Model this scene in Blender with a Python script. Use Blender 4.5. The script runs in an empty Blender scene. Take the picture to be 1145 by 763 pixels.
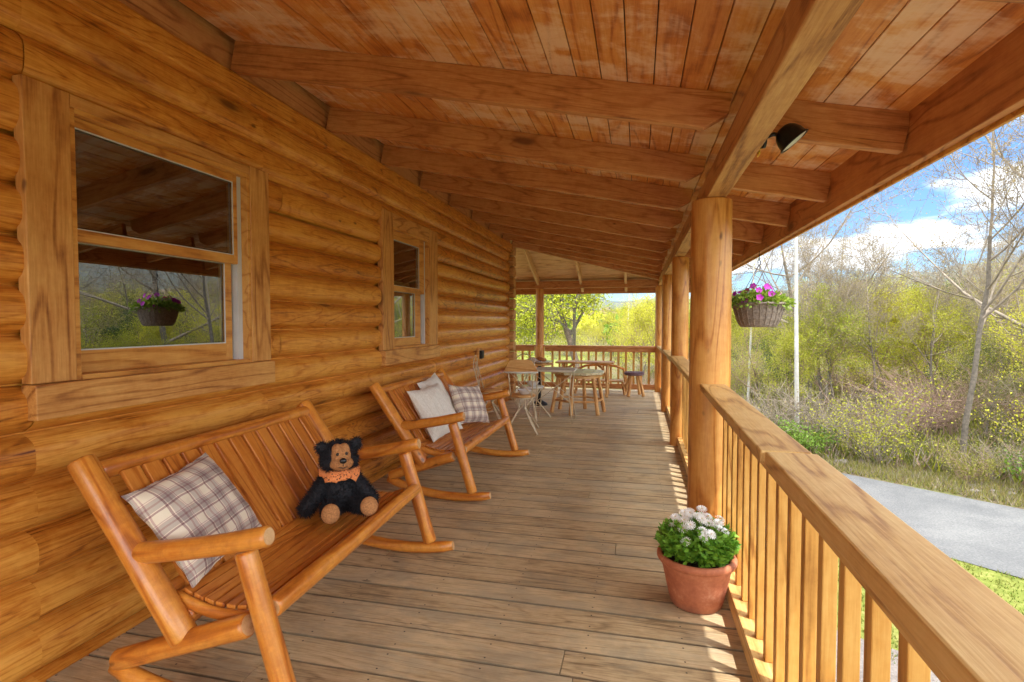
import bpy, bmesh, math, random
import numpy as np
from mathutils import Vector, Matrix, Euler, noise
R = math.radians
PI = math.pi
S = bpy.context.scene
COL = S.collection
V = Vector
random.seed(7)

# ------------------------------------------------------------------ materials
MATS = {}
def newmat(name):
    m = bpy.data.materials.new(name); m.use_nodes = True
    nt = m.node_tree
    for n in list(nt.nodes): nt.nodes.remove(n)
    out = nt.nodes.new('ShaderNodeOutputMaterial')
    b = nt.nodes.new('ShaderNodeBsdfPrincipled')
    nt.links.new(b.outputs[0], out.inputs[0])
    return m, nt, b, out
class N:
    """tiny node helper"""
    def __init__(s, nt): s.nt = nt
    def n(s, t, **kw):
        nd = s.nt.nodes.new(t)
        for k, v in kw.items(): setattr(nd, k, v)
        return nd
    def put(s, sock, v):
        if isinstance(v, bpy.types.NodeSocket): s.nt.links.new(v, sock)
        elif v is not None: sock.default_value = v
    def math(s, op, a, b=None, c=None, clamp=False):
        nd = s.n('ShaderNodeMath', operation=op); nd.use_clamp = clamp
        s.put(nd.inputs[0], a); s.put(nd.inputs[1], b)
        if c is not None: s.put(nd.inputs[2], c)
        return nd.outputs[0]
    def vmath(s, op, a, b=None, scale=None):
        nd = s.n('ShaderNodeVectorMath', operation=op)
        s.put(nd.inputs[0], a)
        if b is not None: s.put(nd.inputs[1], b)
        if scale is not None: s.put(nd.inputs['Scale'], scale)
        return nd.outputs[0]
    def noise(s, vec, scale, detail=2.0, rough=0.5, dist=0.0, out=0):
        nd = s.n('ShaderNodeTexNoise')
        s.put(nd.inputs['Vector'], vec); nd.inputs['Scale'].default_value = scale
        nd.inputs['Detail'].default_value = detail; nd.inputs['Roughness'].default_value = rough
        nd.inputs['Distortion'].default_value = dist
        return nd.outputs[out]
    def ramp(s, fac, stops, interp='LINEAR'):
        nd = s.n('ShaderNodeValToRGB'); s.put(nd.inputs[0], fac)
        cr = nd.color_ramp; cr.interpolation = interp
        while len(cr.elements) < len(stops): cr.elements.new(0.5)
        for e, (p, c) in zip(cr.elements, stops):
            e.position = p; e.color = (c[0], c[1], c[2], 1) if len(c) == 3 else c
        return nd.outputs[0]
    def mix(s, f, a, b, mode='MIX'):
        nd = s.n('ShaderNodeMix', data_type='RGBA', blend_type=mode)
        s.put(nd.inputs[0], f)
        for i, v in ((6, a), (7, b)):
            if isinstance(v, tuple) and len(v) == 3: v = v + (1,)
            s.put(nd.inputs[i], v)
        return nd.outputs[2]
    def smooth(s, v, a, b):
        nd = s.n('ShaderNodeMapRange', interpolation_type='SMOOTHSTEP')
        s.put(nd.inputs[0], v); nd.inputs[1].default_value = a; nd.inputs[2].default_value = b
        return nd.outputs[0]
    def bump(s, h, strength, dist=0.01):
        nd = s.n('ShaderNodeBump'); s.put(nd.inputs['Height'], h)
        nd.inputs['Strength'].default_value = strength; nd.inputs['Distance'].default_value = dist
        return nd.outputs[0]

def wood(name, axis, dark, mid, light, rough=0.5, rings=7.0, ringscale=1.0, grain=.55, patch=None, patchamt=0.0,
         knots=0.5, board=0.25, fiber=.35, bump=.25, coat=0.0, patchscale=(1, 1, 1), specks=0.0, screws=False):
    """sawn / peeled timber whose grain runs along `axis`; every island (board) gets its own cut"""
    m, nt, b, out = newmat(name); h = N(nt)
    tc = h.n('ShaderNodeTexCoord').outputs['Object']
    oi = h.n('ShaderNodeObjectInfo').outputs['Random']
    isl = h.n('ShaderNodeNewGeometry').outputs['Random Per Island']
    off = h.n('ShaderNodeCombineXYZ')
    nt.links.new(h.math('MULTIPLY_ADD', isl, 31.0, h.math('MULTIPLY', oi, 17.0)), off.inputs[0])
    nt.links.new(h.math('MULTIPLY_ADD', isl, 57.0, h.math('MULTIPLY', oi, 29.0)), off.inputs[1])
    nt.links.new(h.math('MULTIPLY_ADD', isl, 43.0, h.math('MULTIPLY', oi, 11.0)), off.inputs[2])
    p = h.vmath('ADD', tc, off.outputs[0])
    ai = 'XYZ'.index(axis)
    st = [1.0] * 3; st[ai] = 0.13
    ps = h.vmath('MULTIPLY', p, tuple(st))
    st2 = [1.0] * 3; st2[ai] = 0.06
    pf = h.vmath('MULTIPLY', p, tuple(st2))
    # knots
    kn = None
    if knots > 0:
        sk = [5.0] * 3; sk[ai] = 1.7
        vor = h.n('ShaderNodeTexVoronoi'); nt.links.new(h.vmath('MULTIPLY', p, tuple(sk)), vor.inputs['Vector'])
        vor.inputs['Scale'].default_value = 0.75
        vor.inputs['Randomness'].default_value = 1.0
        kd = vor.outputs['Distance']
        gate = h.n('ShaderNodeSeparateColor'); nt.links.new(vor.outputs['Color'], gate.inputs[0])
        g = h.math('GREATER_THAN', gate.outputs[0], 1 - knots * .55)
        kn = h.math('MULTIPLY', h.smooth(kd, .13, .045), g)
        kw = h.math('MULTIPLY', h.smooth(kd, .42, .0), g)
    big = h.noise(ps, 4.2 * ringscale, 2, .45, .35)
    rv = h.math('MULTIPLY', big, rings * 1.5)
    if kn is not None: rv = h.math('MULTIPLY_ADD', kw, 2.2, rv)
    ring = h.math('MULTIPLY', h.math('PINGPONG', rv, 0.5), 2.0)
    ring = h.math('SUBTRACT', 1.0, h.smooth(ring, .0, .42))     # thin dark latewood lines
    fib = h.noise(pf, 150.0, 2, .6)
    fib2 = h.noise(pf, 46.0, 3, .6)
    blotch = h.noise(p, 2.6, 4, .6)
    mott = h.noise(p, 24.0, 4, .7)
    v = h.math('MULTIPLY_ADD', ring, -grain * .62, h.math('MULTIPLY_ADD', blotch, .75, .30))
    v = h.math('MULTIPLY_ADD', h.math('SUBTRACT', fib, .5), fiber * 1.5, v)
    v = h.math('MULTIPLY_ADD', h.math('SUBTRACT', fib2, .5), fiber * 1.0, v)
    v = h.math('MULTIPLY_ADD', h.math('SUBTRACT', mott, .5), .40, v)
    crack = h.smooth(h.noise(pf, 17.0, 3, .6), .33, .29)
    v = h.math('MULTIPLY_ADD', crack, -.3 * (.5 + fiber), v)
    v = h.math('ADD', v, h.math('MULTIPLY', h.math('SUBTRACT', isl, .5), board))
    c = h.ramp(v, [(0.12, dark), (0.5, mid), (0.88, light)])
    if patch is not None:
        pp = h.vmath('MULTIPLY', tc, tuple(patchscale))
        pn = h.noise(pp, 3.0, 5, .7, .4)
        pn = h.math('ADD', pn, h.math('MULTIPLY', h.math('SUBTRACT', fib2, .5), .25))
        pn = h.math('ADD', pn, h.math('MULTIPLY', h.math('SUBTRACT', isl, .5), .12))
        pm = h.math('MULTIPLY', h.smooth(pn, .42, .66), patchamt)
        c = h.mix(pm, c, patch)
    if screws:
        sx = h.n('ShaderNodeSeparateXYZ'); nt.links.new(tc, sx.inputs[0])
        fx = h.math('ABSOLUTE', h.math('SUBTRACT', h.math('MULTIPLY', h.math('FRACT', h.math('MULTIPLY', sx.outputs[0], 1 / .406)), .406), .2))
        fy = h.math('ABSOLUTE', h.math('SUBTRACT', h.math('MULTIPLY', h.math('FRACT', h.math('MULTIPLY', h.math('ADD', sx.outputs[1], 2.6), 1 / .166)), .166), .083))
        fy = h.math('ABSOLUTE', h.math('SUBTRACT', fy, .048))
        dd = h.math('SQRT', h.math('ADD', h.math('MULTIPLY', fx, fx), h.math('MULTIPLY', fy, fy)))
        c = h.mix(h.smooth(dd, .0050, .0032), c, (.07, .055, .04))
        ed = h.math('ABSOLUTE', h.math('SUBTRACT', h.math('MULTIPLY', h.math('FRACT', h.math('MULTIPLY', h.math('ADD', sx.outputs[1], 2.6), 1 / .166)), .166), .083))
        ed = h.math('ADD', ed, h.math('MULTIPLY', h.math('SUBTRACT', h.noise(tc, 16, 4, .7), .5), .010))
        c = h.mix(h.math('MULTIPLY', h.smooth(ed, .0735, .0790), .6), c, (.055, .042, .03))  # dark band painted on board edges, stands in for shade in the gaps
    if specks:
        ss = [1.0] * 3; ss[ai] = .45
        v2 = h.n('ShaderNodeTexVoronoi'); nt.links.new(h.vmath('ADD', h.vmath('MULTIPLY', p, tuple(ss)), h.vmath('SCALE', h.noise(p, 9, 2, .5, out=1), scale=.03)), v2.inputs['Vector']); v2.inputs['Scale'].default_value = 11
        g2 = h.n('ShaderNodeSeparateColor'); nt.links.new(v2.outputs['Color'], g2.inputs[0])
        sp_ = h.math('MULTIPLY', h.smooth(v2.outputs['Distance'], .16, .05), h.math('GREATER_THAN', g2.outputs[1], 1 - specks))
        c = h.mix(h.math('MULTIPLY', sp_, .75), c, tuple(x * .3 for x in dark))
    if kn is not None:
        kcol = tuple(x * .35 for x in dark)
        c = h.mix(h.math('MULTIPLY', kn, .8), c, kcol)
        c = h.mix(h.math('MULTIPLY', kw, .35), c, dark)
    nt.links.new(c, b.inputs['Base Color'])
    nt.links.new(h.math('MULTIPLY_ADD', fib2, .3, rough - .15), b.inputs['Roughness'])
    b.inputs['Coat Weight'].default_value = coat
    b.inputs['Coat Roughness'].default_value = .25
    b.inputs['Specular IOR Level'].default_value = .35
    ht = h.math('MULTIPLY_ADD', ring, -.4, h.math('ADD', fib, fib2))
    nt.links.new(h.bump(ht, bump, .003), b.inputs['Normal'])
    MATS[name] = m
    return m

def plain(name, col, rough=.6, metal=0, var=.15, vscale=20, bump=0, spec=.5, coat=0):
    m, nt, b, out = newmat(name); h = N(nt)
    tc = h.n('ShaderNodeTexCoord').outputs['Object']
    oi = h.n('ShaderNodeObjectInfo').outputs['Random']
    nz = h.noise(tc, vscale, 4, .6)
    lo = tuple(x * (1 - var) for x in col); hi = tuple(min(1, x * (1 + var)) for x in col)
    c = h.ramp(nz, [(.3, lo), (.7, hi)])
    nt.links.new(c, b.inputs['Base Color'])
    b.inputs['Roughness'].default_value = rough; b.inputs['Metallic'].default_value = metal
    b.inputs['Specular IOR Level'].default_value = spec; b.inputs['Coat Weight'].default_value = coat
    if bump: nt.links.new(h.bump(nz, bump, .004), b.inputs['Normal'])
    MATS[name] = m
    return m

def leafmat(name, c1, c2, trans=.45, objvar=.5):
    trans *= .75
    m, nt, b, out = newmat(name); h = N(nt)
    isl = h.n('ShaderNodeNewGeometry').outputs['Random Per Island']
    oi = h.n('ShaderNodeObjectInfo').outputs['Random']
    v = h.math('ADD', h.math('MULTIPLY', isl, 1 - objvar), h.math('MULTIPLY', oi, objvar))
    c = h.ramp(v, [(0, c1), (1, c2)])
    nt.links.new(c, b.inputs['Base Color']); b.inputs['Roughness'].default_value = .55
    b.inputs['Specular IOR Level'].default_value = .3
    tr = h.n('ShaderNodeBsdfTranslucent'); nt.links.new(c, tr.inputs[0])
    mx = h.n('ShaderNodeMixShader'); mx.inputs[0].default_value = trans
    nt.links.new(b.outputs[0], mx.inputs[1]); nt.links.new(tr.outputs[0], mx.inputs[2])
    nt.links.new(mx.outputs[0], out.inputs[0])
    MATS[name] = m
    return m

# timber kinds (linear colours)
WALL = wood('wall_log_wood', 'Y', (.15, .036, .005), (.54, .185, .020), (.74, .345, .060), rough=.42, rings=9, ringscale=1.25, grain=.34, board=.3, fiber=.5, knots=.75, coat=.25, bump=.25, specks=0.1)
CASE = wood('casing_wood', 'X', (.26, .085, .018), (.52, .225, .055), (.68, .36, .11), rough=.5, rings=6, board=.15, knots=.4, coat=.1, fiber=.45, specks=0.12)
CASEY = wood('sash_wood', 'Y', (.28, .09, .018), (.54, .225, .045), (.68, .35, .09), rough=.45, rings=5, board=.15, knots=.1, coat=.15)
CEIL = wood('ceiling_board_wood', 'Y', (.30, .08, .015), (.58, .20, .04), (.72, .33, .09), rough=.5, rings=5, board=.18, patch=(.80, .56, .38), patchamt=.8, patchscale=(1.0, 1.6, 1), knots=.12, coat=.1)
CEILX = wood('far_ceiling_wood', 'X', (.42, .20, .07), (.66, .40, .17), (.76, .5, .26), rough=.6, rings=4, board=.15, knots=.12)
RAFT = wood('rafter_wood', 'X', (.20, .062, .018), (.45, .17, .05), (.60, .28, .10), rough=.55, rings=7, ringscale=1.3, grain=.36, fiber=.45, board=.12, knots=.35, specks=0.08)
RAFTY = wood('fascia_wood', 'Y', (.24, .08, .026), (.46, .18, .062), (.60, .29, .11), rough=.55, rings=6, knots=.2)
FARR = wood('pale_rafter_wood', 'X', (.42, .22, .08), (.66, .40, .17), (.76, .5, .26), rough=.6, rings=5, knots=.2)
BEAM = wood('beam_wood', 'X', (.24, .09, .025), (.48, .225, .07), (.62, .35, .13), rough=.55, rings=6, knots=.35, ringscale=.8, fiber=.5)
POST = wood('post_wood', 'X', (.25, .072, .013), (.55, .215, .042), (.70, .35, .09), rough=.45, rings=6, ringscale=.8, knots=.8, coat=.2, fiber=.35, specks=0.2)
BENCH = wood('varnished_log_wood', 'X', (.26, .06, .008), (.58, .18, .020), (.75, .32, .05), rough=.36, rings=3.5, ringscale=1.5, knots=.7, coat=.5, fiber=.32, bump=.2, patch=(.36, .10, .02), patchamt=.35, patchscale=(6, 6, 6), specks=0.28)
SLAT = wood('varnished_slat_wood', 'X', (.30, .07, .010), (.54, .165, .022), (.70, .28, .05), rough=.34, rings=6, ringscale=1.3, knots=.15, coat=.5, fiber=.35, bump=.12)
SEATW = wood('varnished_seat_wood', 'Y', (.30, .07, .010), (.54, .165, .022), (.70, .28, .05), rough=.34, rings=6, ringscale=1.3, knots=.15, coat=.5, fiber=.35, bump=.12)
CUT = wood('log_end_wood', 'X', (.4, .19, .07), (.6, .34, .14), (.72, .46, .24), rough=.6, rings=3, knots=0)
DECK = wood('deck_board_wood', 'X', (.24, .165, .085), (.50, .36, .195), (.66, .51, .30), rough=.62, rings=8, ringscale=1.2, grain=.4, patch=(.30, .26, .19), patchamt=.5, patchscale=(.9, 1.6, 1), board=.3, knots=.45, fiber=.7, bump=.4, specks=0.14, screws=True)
RAIL = wood('handrail_wood', 'X', (.36, .17, .045), (.63, .37, .12), (.76, .51, .20), rough=.5, rings=6, ringscale=.9, knots=.3, coat=.1, fiber=.5, specks=0.05)
BAL = wood('baluster_wood', 'X', (.32, .125, .022), (.58, .28, .058), (.70, .40, .11), rough=.5, rings=5, knots=.2)
FURN = wood('furniture_wood', 'X', (.34, .13, .035), (.56, .27, .085), (.7, .42, .17), rough=.5, rings=4, knots=.4, specks=0.25)
GREYW = wood('weathered_grey_wood', 'X', (.26, .22, .16), (.50, .44, .34), (.66, .6, .5), rough=.7, rings=6, knots=.2)
wood('slat_top', 'X', (.36, .27, .14), (.55, .46, .27), (.68, .6, .4), rough=.4, rings=6, knots=.2, coat=.3)
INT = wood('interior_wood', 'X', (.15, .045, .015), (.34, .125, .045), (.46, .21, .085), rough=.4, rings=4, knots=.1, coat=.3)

plain('black_metal', (.02, .02, .022), .35, .6, .2, 60)
plain('wire_cream', (.62, .50, .33), .5, .1, .15, 60)
plain('white_china', (.75, .74, .72), .25, 0, .04, 5)
def terra():
    m, nt, b, out = newmat('terracotta'); h = N(nt)
    tc = h.n('ShaderNodeTexCoord').outputs['Object']
    n1 = h.noise(tc, 9, 5, .65); n2 = h.noise(tc, 60, 3, .6)
    c = h.ramp(h.math('MULTIPLY_ADD', n2, .3, h.math('MULTIPLY', n1, .7)), [(.35, (.36, .10, .045)), (.55, (.50, .165, .075)), (.68, (.60, .27, .15))])
    sx = h.n('ShaderNodeSeparateXYZ'); nt.links.new(tc, sx.inputs[0])
    dirt = h.math('MULTIPLY', h.smooth(h.math('ADD', sx.outputs[2], h.math('MULTIPLY', n1, .06)), .085, .03), .55)
    c = h.mix(dirt, c, (.22, .10, .06))
    nt.links.new(c, b.inputs['Base Color']); b.inputs['Roughness'].default_value = .75
    nt.links.new(h.bump(n2, .25, .003), b.inputs['Normal']); MATS['terracotta'] = m
terra()
plain('soil', (.05, .03, .018), .95, 0, .4, 120, bump=.5)
plain('purple_seat', (.17, .10, .125), .8, 0, .2, 60)
plain('cloth_white', (.62, .55, .46), .9, 0, .08, 40, bump=.15, spec=.1)
plain('orange_cloth_plain', (.72, .19, .045), .85, 0, .3, 160, spec=.1)
plain('fur_black', (.014, .013, .017), .75, 0, .5, 150, spec=.35)
plain('fur_tan', (.42, .19, .075), .9, 0, .35, 130, spec=.1)
plain('nose_black', (.012, .01, .01), .3, 0, .1, 30)
plain('lamp_glass', (.6, .62, .6), .12, 0, .1, 30)
plain('yellow_tag', (.75, .55, .05), .6, 0, .05, 30)
plain('white_plastic', (.7, .68, .62), .45, 0, .04, 10)
plain('track_vinyl', (.55, .57, .6), .35, 0, .05, 10)
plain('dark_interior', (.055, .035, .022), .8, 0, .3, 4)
plain('valance_red', (.06, .018, .014), .9, 0, .3, 30)
plain('shingle', (.07, .065, .06), .95, 0, .3, 30, bump=.3)
plain('bread', (.5, .2, .06), .8, 0, .4, 40)
plain('petal_white', (.90, .88, .85), .6, 0, .04, 30)
plain('flower_centre', (.65, .45, .05), .8, 0, .2, 100)
plain('bark_grey', (.15, .125, .10), .9, 0, .35, 16, bump=.4, spec=.2)
plain('bark_dark', (.13, .095, .07), .9, 0, .35, 16, bump=.4, spec=.2)
plain('bark_white', (.46, .44, .40), .8, 0, .2, 7, bump=.2, spec=.2)
plain('twig_brown', (.30, .20, .15), .9, 0, .3, 9, spec=.1)
plain('twig_pale', (.27, .22, .17), .9, 0, .3, 9, spec=.1)
plain('rope', (.13, .10, .08), .8, 0, .2, 90)
leafmat('leaf_spring', (.17, .21, .02), (.66, .60, .055), .5, .6)
leafmat('leaf_lime', (.22, .28, .015), (.60, .60, .04), .5, .3)
leafmat('leaf_olive', (.05, .075, .014), (.34, .31, .05), .45, .6)
leafmat('leaf_green', (.07, .15, .018), (.24, .36, .045), .4, .3)
leafmat('leaf_fir', (.03, .06, .012), (.09, .14, .03), .2, .3)
leafmat('leaf_grass', (.10, .13, .02), (.34, .33, .08), .4, .0)
leafmat('leaf_bud', (.24, .17, .09), (.42, .34, .12), .4, .3)
leafmat('leaf_daisy', (.07, .20, .015), (.28, .52, .05), .35, .1)
leafmat('petal_purple', (.26, .012, .24), (.5, .03, .42), .3, .1)
leafmat('petal_pink', (.5, .02, .12), (.6, .05, .2), .3, .1)

def dotted(name):
    m, nt, b, out = newmat(name); h = N(nt)
    tc = h.n('ShaderNodeTexCoord').outputs['Object']
    vo = h.n('ShaderNodeTexVoronoi'); nt.links.new(tc, vo.inputs['Vector']); vo.inputs['Scale'].default_value = 75
    c = h.ramp(h.noise(tc, 120, 3, .6), [(.3, (.62, .16, .04)), (.7, (.85, .30, .10))])
    c = h.mix(h.smooth(vo.outputs['Distance'], .36, .24), c, (.10, .03, .015))
    nt.links.new(c, b.inputs['Base Color']); b.inputs['Roughness'].default_value = .9; MATS[name] = m
dotted('orange_cloth')
def glassmat():
    m, nt, b, out = newmat('window_glass'); h = N(nt)
    gl = h.n('ShaderNodeBsdfGlossy'); gl.inputs['Roughness'].default_value = .004
    gl.inputs['Color'].default_value = (.95, .97, 1, 1)
    tr = h.n('ShaderNodeBsdfTransparent'); tr.inputs[0].default_value = (.86, .89, .88, 1)
    lw = h.n('ShaderNodeFresnel'); lw.inputs['IOR'].default_value = 1.75
    f = h.math('MULTIPLY_ADD', lw.outputs[0], 1.6, .10, clamp=True)
    mx = h.n('ShaderNodeMixShader'); nt.links.new(f, mx.inputs[0])
    nt.links.new(tr.outputs[0], mx.inputs[1]); nt.links.new(gl.outputs[0], mx.inputs[2])
    nt.links.new(mx.outputs[0], out.inputs[0]); MATS['window_glass'] = m
glassmat()

def plaid(name):
    m, nt, b, out = newmat(name); h = N(nt)
    tc = h.n('ShaderNodeTexCoord').outputs['Object']
    wob = h.noise(tc, 6, 2, .5, out=1)
    p = h.vmath('ADD', tc, h.vmath('SCALE', h.vmath('SUBTRACT', wob, (.5, .5, .5)), scale=.02))
    sx = h.n('ShaderNodeSeparateXYZ'); nt.links.new(p, sx.inputs[0])
    def stripes(v, per, stops, o=0):
        t = h.math('FRACT', h.math('MULTIPLY_ADD', v, 1 / per, o))
        return h.ramp(t, stops, 'CONSTANT')
    cream, mau, gry, pnk = (.88, .80, .66), (.27, .095, .10), (.44, .37, .33), (.52, .30, .29)
    st = [(0, cream), (.26, mau), (.34, cream), (.38, gry), (.56, mau), (.64, gry), (.76, pnk), (.79, cream), (.83, pnk), (.86, cream)]
    a = stripes(sx.outputs[0], .092, st); c = stripes(sx.outputs[1], .092, st, .3)
    col = h.mix(.5, a, c)
    dk = h.mix(.5, col, h.mix(1.0, a, c, 'MULTIPLY'))
    wv = h.noise(h.vmath('MULTIPLY', tc, (1, 1, 1)), 330, 2, .8)
    col = h.mix(h.math('MULTIPLY', wv, .35), dk, (.62, .56, .52))
    nt.links.new(col, b.inputs['Base Color']); b.inputs['Roughness'].default_value = .95
    b.inputs['Specular IOR Level'].default_value = .1
    nt.links.new(h.bump(wv, .3, .002), b.inputs['Normal'])
    MATS[name] = m
plaid('plaid_fabric')

def linen():
    m, nt, b, out = newmat('quilted_linen'); h = N(nt)
    tc = h.n('ShaderNodeTexCoord').outputs['Object']
    wv = h.noise(h.vmath('MULTIPLY', tc, (1, .15, 1)), 220, 3, .7)
    sx = h.n('ShaderNodeSeparateXYZ'); nt.links.new(tc, sx.inputs[0])
    li = h.smooth(h.math('PINGPONG', h.math('MULTIPLY', sx.outputs[0], 14), .5), .03, .0)
    c = h.ramp(wv, [(.3, (.62, .56, .47)), (.7, (.84, .80, .72))])
    c = h.mix(h.math('MULTIPLY', li, .5), c, (.42, .34, .27))
    nt.links.new(c, b.inputs['Base Color']); b.inputs['Roughness'].default_value = .95
    nt.links.new(h.bump(wv, .4, .002), b.inputs['Normal']); MATS['quilted_linen'] = m
linen()

def wicker():
    m, nt, b, out = newmat('dark_wicker'); h = N(nt)
    tc = h.n('ShaderNodeTexCoord').outputs['Object']
    nz = h.noise(tc, 45, 4, .7)
    c = h.ramp(nz, [(.3, (.10, .072, .06)), (.7, (.33, .25, .20))])
    nt.links.new(c, b.inputs['Base Color']); b.inputs['Roughness'].default_value = .7
    MATS['dark_wicker'] = m
wicker()

def groundmat(name, stops, scale, scale2, bump=.5, far=None):
    m, nt, b, out = newmat(name); h = N(nt)
    tc = h.n('ShaderNodeTexCoord').outputs['Object']
    n1 = h.noise(tc, scale, 6, .7); n2 = h.noise(tc, scale2, 5, .75)
    v = h.math('MULTIPLY_ADD', n2, .6, h.math('MULTIPLY', n1, .4))
    c = h.ramp(v, stops)
    nt.links.new(c, b.inputs['Base Color']); b.inputs['Roughness'].default_value = .95
    b.inputs['Specular IOR Level'].default_value = .15
    nt.links.new(h.bump(n2, bump, .03), b.inputs['Normal']); MATS[name] = m
groundmat('leaf_litter', [(.3, (.07, .055, .03)), (.45, (.15, .11, .065)), (.55, (.12, .13, .035)), (.7, (.26, .20, .13))], .35, 9)
groundmat('lawn', [(.32, (.08, .10, .02)), (.5, (.16, .18, .035)), (.66, (.28, .25, .09))], .5, 12)
groundmat('asphalt', [(.3, (.085, .086, .09)), (.48, (.125, .124, .125)), (.62, (.19, .186, .18))], .9, 38, .4)
groundmat('gravel', [(.3, (.15, .125, .11)), (.5, (.24, .205, .185)), (.7, (.36, .32, .29))], 2, 45, .8)
groundmat('forest_hill', [(.3, (.07, .06, .04)), (.5, (.13, .11, .07)), (.7, (.16, .16, .05))], .08, .9)

# ------------------------------------------------------------------ mesh helpers
ROOTM = {}
def mesh_obj(name, verts, faces, mats, parent=None, M=None, smooth=False, mi=None, bevel=0):
    me = bpy.data.meshes.new(name)
    me.from_pydata([tuple(v) for v in verts], [], faces)
    for m in (mats if isinstance(mats, (list, tuple)) else [mats]):
        me.materials.append(MATS[m] if isinstance(m, str) else m)
    if mi is not None: me.polygons.foreach_set('material_index', mi)
    if smooth is True: me.polygons.foreach_set('use_smooth', [True] * len(me.polygons))
    elif smooth: me.polygons.foreach_set('use_smooth', smooth)
    me.update()
    o = bpy.data.objects.new(name, me); COL.objects.link(o)
    M = M if M is not None else Matrix.Identity(4)
    if parent is not None:
        o.parent = parent
        o.matrix_local = ROOTM[parent.name].inverted() @ M if parent.name in ROOTM else M
    else: o.matrix_local = M
    ROOTM[o.name] = M
    if bevel:
        md = o.modifiers.new('bevel', 'BEVEL'); md.width = bevel; md.segments = 2; md.limit_method = 'ANGLE'; md.angle_limit = R(50)
    return o
def tag(o, label=None, cat=None, group=None, kind=None):
    if label: o['label'] = label
    if cat: o['category'] = cat
    if group: o['group'] = group
    if kind: o['kind'] = kind
    return o
def thing(name, label, cat, loc, rz=0, group=None):
    o = bpy.data.objects.new(name, None); COL.objects.link(o)
    o.location = loc; o.rotation_euler = (0, 0, rz); o.empty_display_size = .1
    ROOTM[o.name] = Matrix.Translation(V(loc)) @ Matrix.Rotation(rz, 4, 'Z')
    return tag(o, label, cat, group)
def kids(o): return [c for c in bpy.data.objects if c.parent == o]
def copy_tree(o, parent=None):
    ch = kids(o)
    c = o.copy(); COL.objects.link(c)
    if parent is not None: c.parent = parent
    for k in ch: copy_tree(k, c)
    return c
class MB:
    def __init__(s): s.v = []; s.f = []; s.sm = []; s.mi = []
    def add(s, vs, fs, sm=False, mi=0):
        b = len(s.v); s.v += [V(v) for v in vs]
        s.f += [tuple(i + b for i in f) for f in fs]; s.sm += [sm] * len(fs); s.mi += [mi] * len(fs)
    def box(s, x0, x1, y0, y1, z0, z1, M=None, mi=0):
        vs = [V((x, y, z)) for x in (x0, x1) for y in (y0, y1) for z in (z0, z1)]
        if M is not None: vs = [M @ v for v in vs]
        s.add(vs, [(0, 1, 3, 2), (4, 6, 7, 5), (0, 4, 5, 1), (2, 3, 7, 6), (0, 2, 6, 4), (1, 5, 7, 3)], False, mi)
    def tube(s, pts, rad, n=8, caps=True, mi=0, capmi=None, wob=0, seed=0):
        pts = [V(p) for p in pts]
        if not isinstance(rad, (list, tuple)): rad = [rad] * len(pts)
        rings = []; up = None
        for i, p in enumerate(pts):
            a = pts[max(i - 1, 0)]; b = pts[min(i + 1, len(pts) - 1)]
            d = (b - a).normalized()
            if up is None:
                up = d.orthogonal().normalized()
            up = (up - d * up.dot(d))
            up = up.normalized() if up.length > 1e-6 else d.orthogonal().normalized()
            sd = d.cross(up)
            ring = []
            for k in range(n):
                an = 2 * PI * k / n
                rr = rad[i]
                if wob: rr *= 1 + wob * noise.noise(V((math.cos(an) * 1.3 + seed, math.sin(an) * 1.3, (p - pts[0]).length * 4 + seed)))
                ring.append(p + up * math.cos(an) * rr + sd * math.sin(an) * rr)
            rings.append(ring)
        b0 = len(s.v)
        for r in rings: s.v += r
        for i in range(len(pts) - 1):
            for k in range(n):
                s.f.append((b0 + i * n + k, b0 + i * n + (k + 1) % n, b0 + (i + 1) * n + (k + 1) % n, b0 + (i + 1) * n + k)); s.sm.append(True); s.mi.append(mi)
        if caps:
            cm = mi if capmi is None else capmi
            s.f.append(tuple(b0 + k for k in range(n))[::-1]); s.sm.append(False); s.mi.append(cm)
            s.f.append(tuple(b0 + (len(pts) - 1) * n + k for k in range(n))); s.sm.append(False); s.mi.append(cm)
    def lathe(s, prof, n=32, c=(0, 0, 0), mi=0, fn=None):
        b0 = len(s.v)
        for i, (r, z) in enumerate(prof):
            for k in range(n):
                a = 2 * PI * k / n
                rr = r if fn is None else fn(r, z, a, i)
                s.v.append(V((c[0] + rr * math.cos(a), c[1] + rr * math.sin(a), c[2] + z)))
        for i in range(len(prof) - 1):
            for k in range(n):
                s.f.append((b0 + i * n + k, b0 + i * n + (k + 1) % n, b0 + (i + 1) * n + (k + 1) % n, b0 + (i + 1) * n + k)); s.sm.append(True); s.mi.append(mi)
    def ell(s, c, r, M=None, nu=20, nv=12, mi=0):
        vs = []; fs = []
        for j in range(nv + 1):
            t = PI * j / nv
            for i in range(nu):
                p = 2 * PI * i / nu
                v = V((r[0] * math.sin(t) * math.cos(p), r[1] * math.sin(t) * math.sin(p), r[2] * math.cos(t)))
                if M is not None: v = M @ v
                vs.append(v + V(c))
        for j in range(nv):
            for i in range(nu):
                fs.append((j * nu + i, (j + 1) * nu + i, (j + 1) * nu + (i + 1) % nu, j * nu + (i + 1) % nu))
        s.add(vs, fs, True, mi)
    def build(s, name, mats, parent=None, M=None, bevel=0):
        return mesh_obj(name, s.v, s.f, mats, parent, M, s.sm, s.mi, bevel)
def frame(p0, p1, up=(0, 0, 1)):
    p0, p1 = V(p0), V(p1); x = (p1 - p0).normalized(); u = V(up)
    if abs(x.dot(u)) > .98: u = V((1, 0, 0))
    y = u.cross(x).normalized(); z = x.cross(y)
    M = Matrix((x, y, z)).transposed().to_4x4(); M.translation = (p0 + p1) / 2
    return M, (p1 - p0).length
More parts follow.
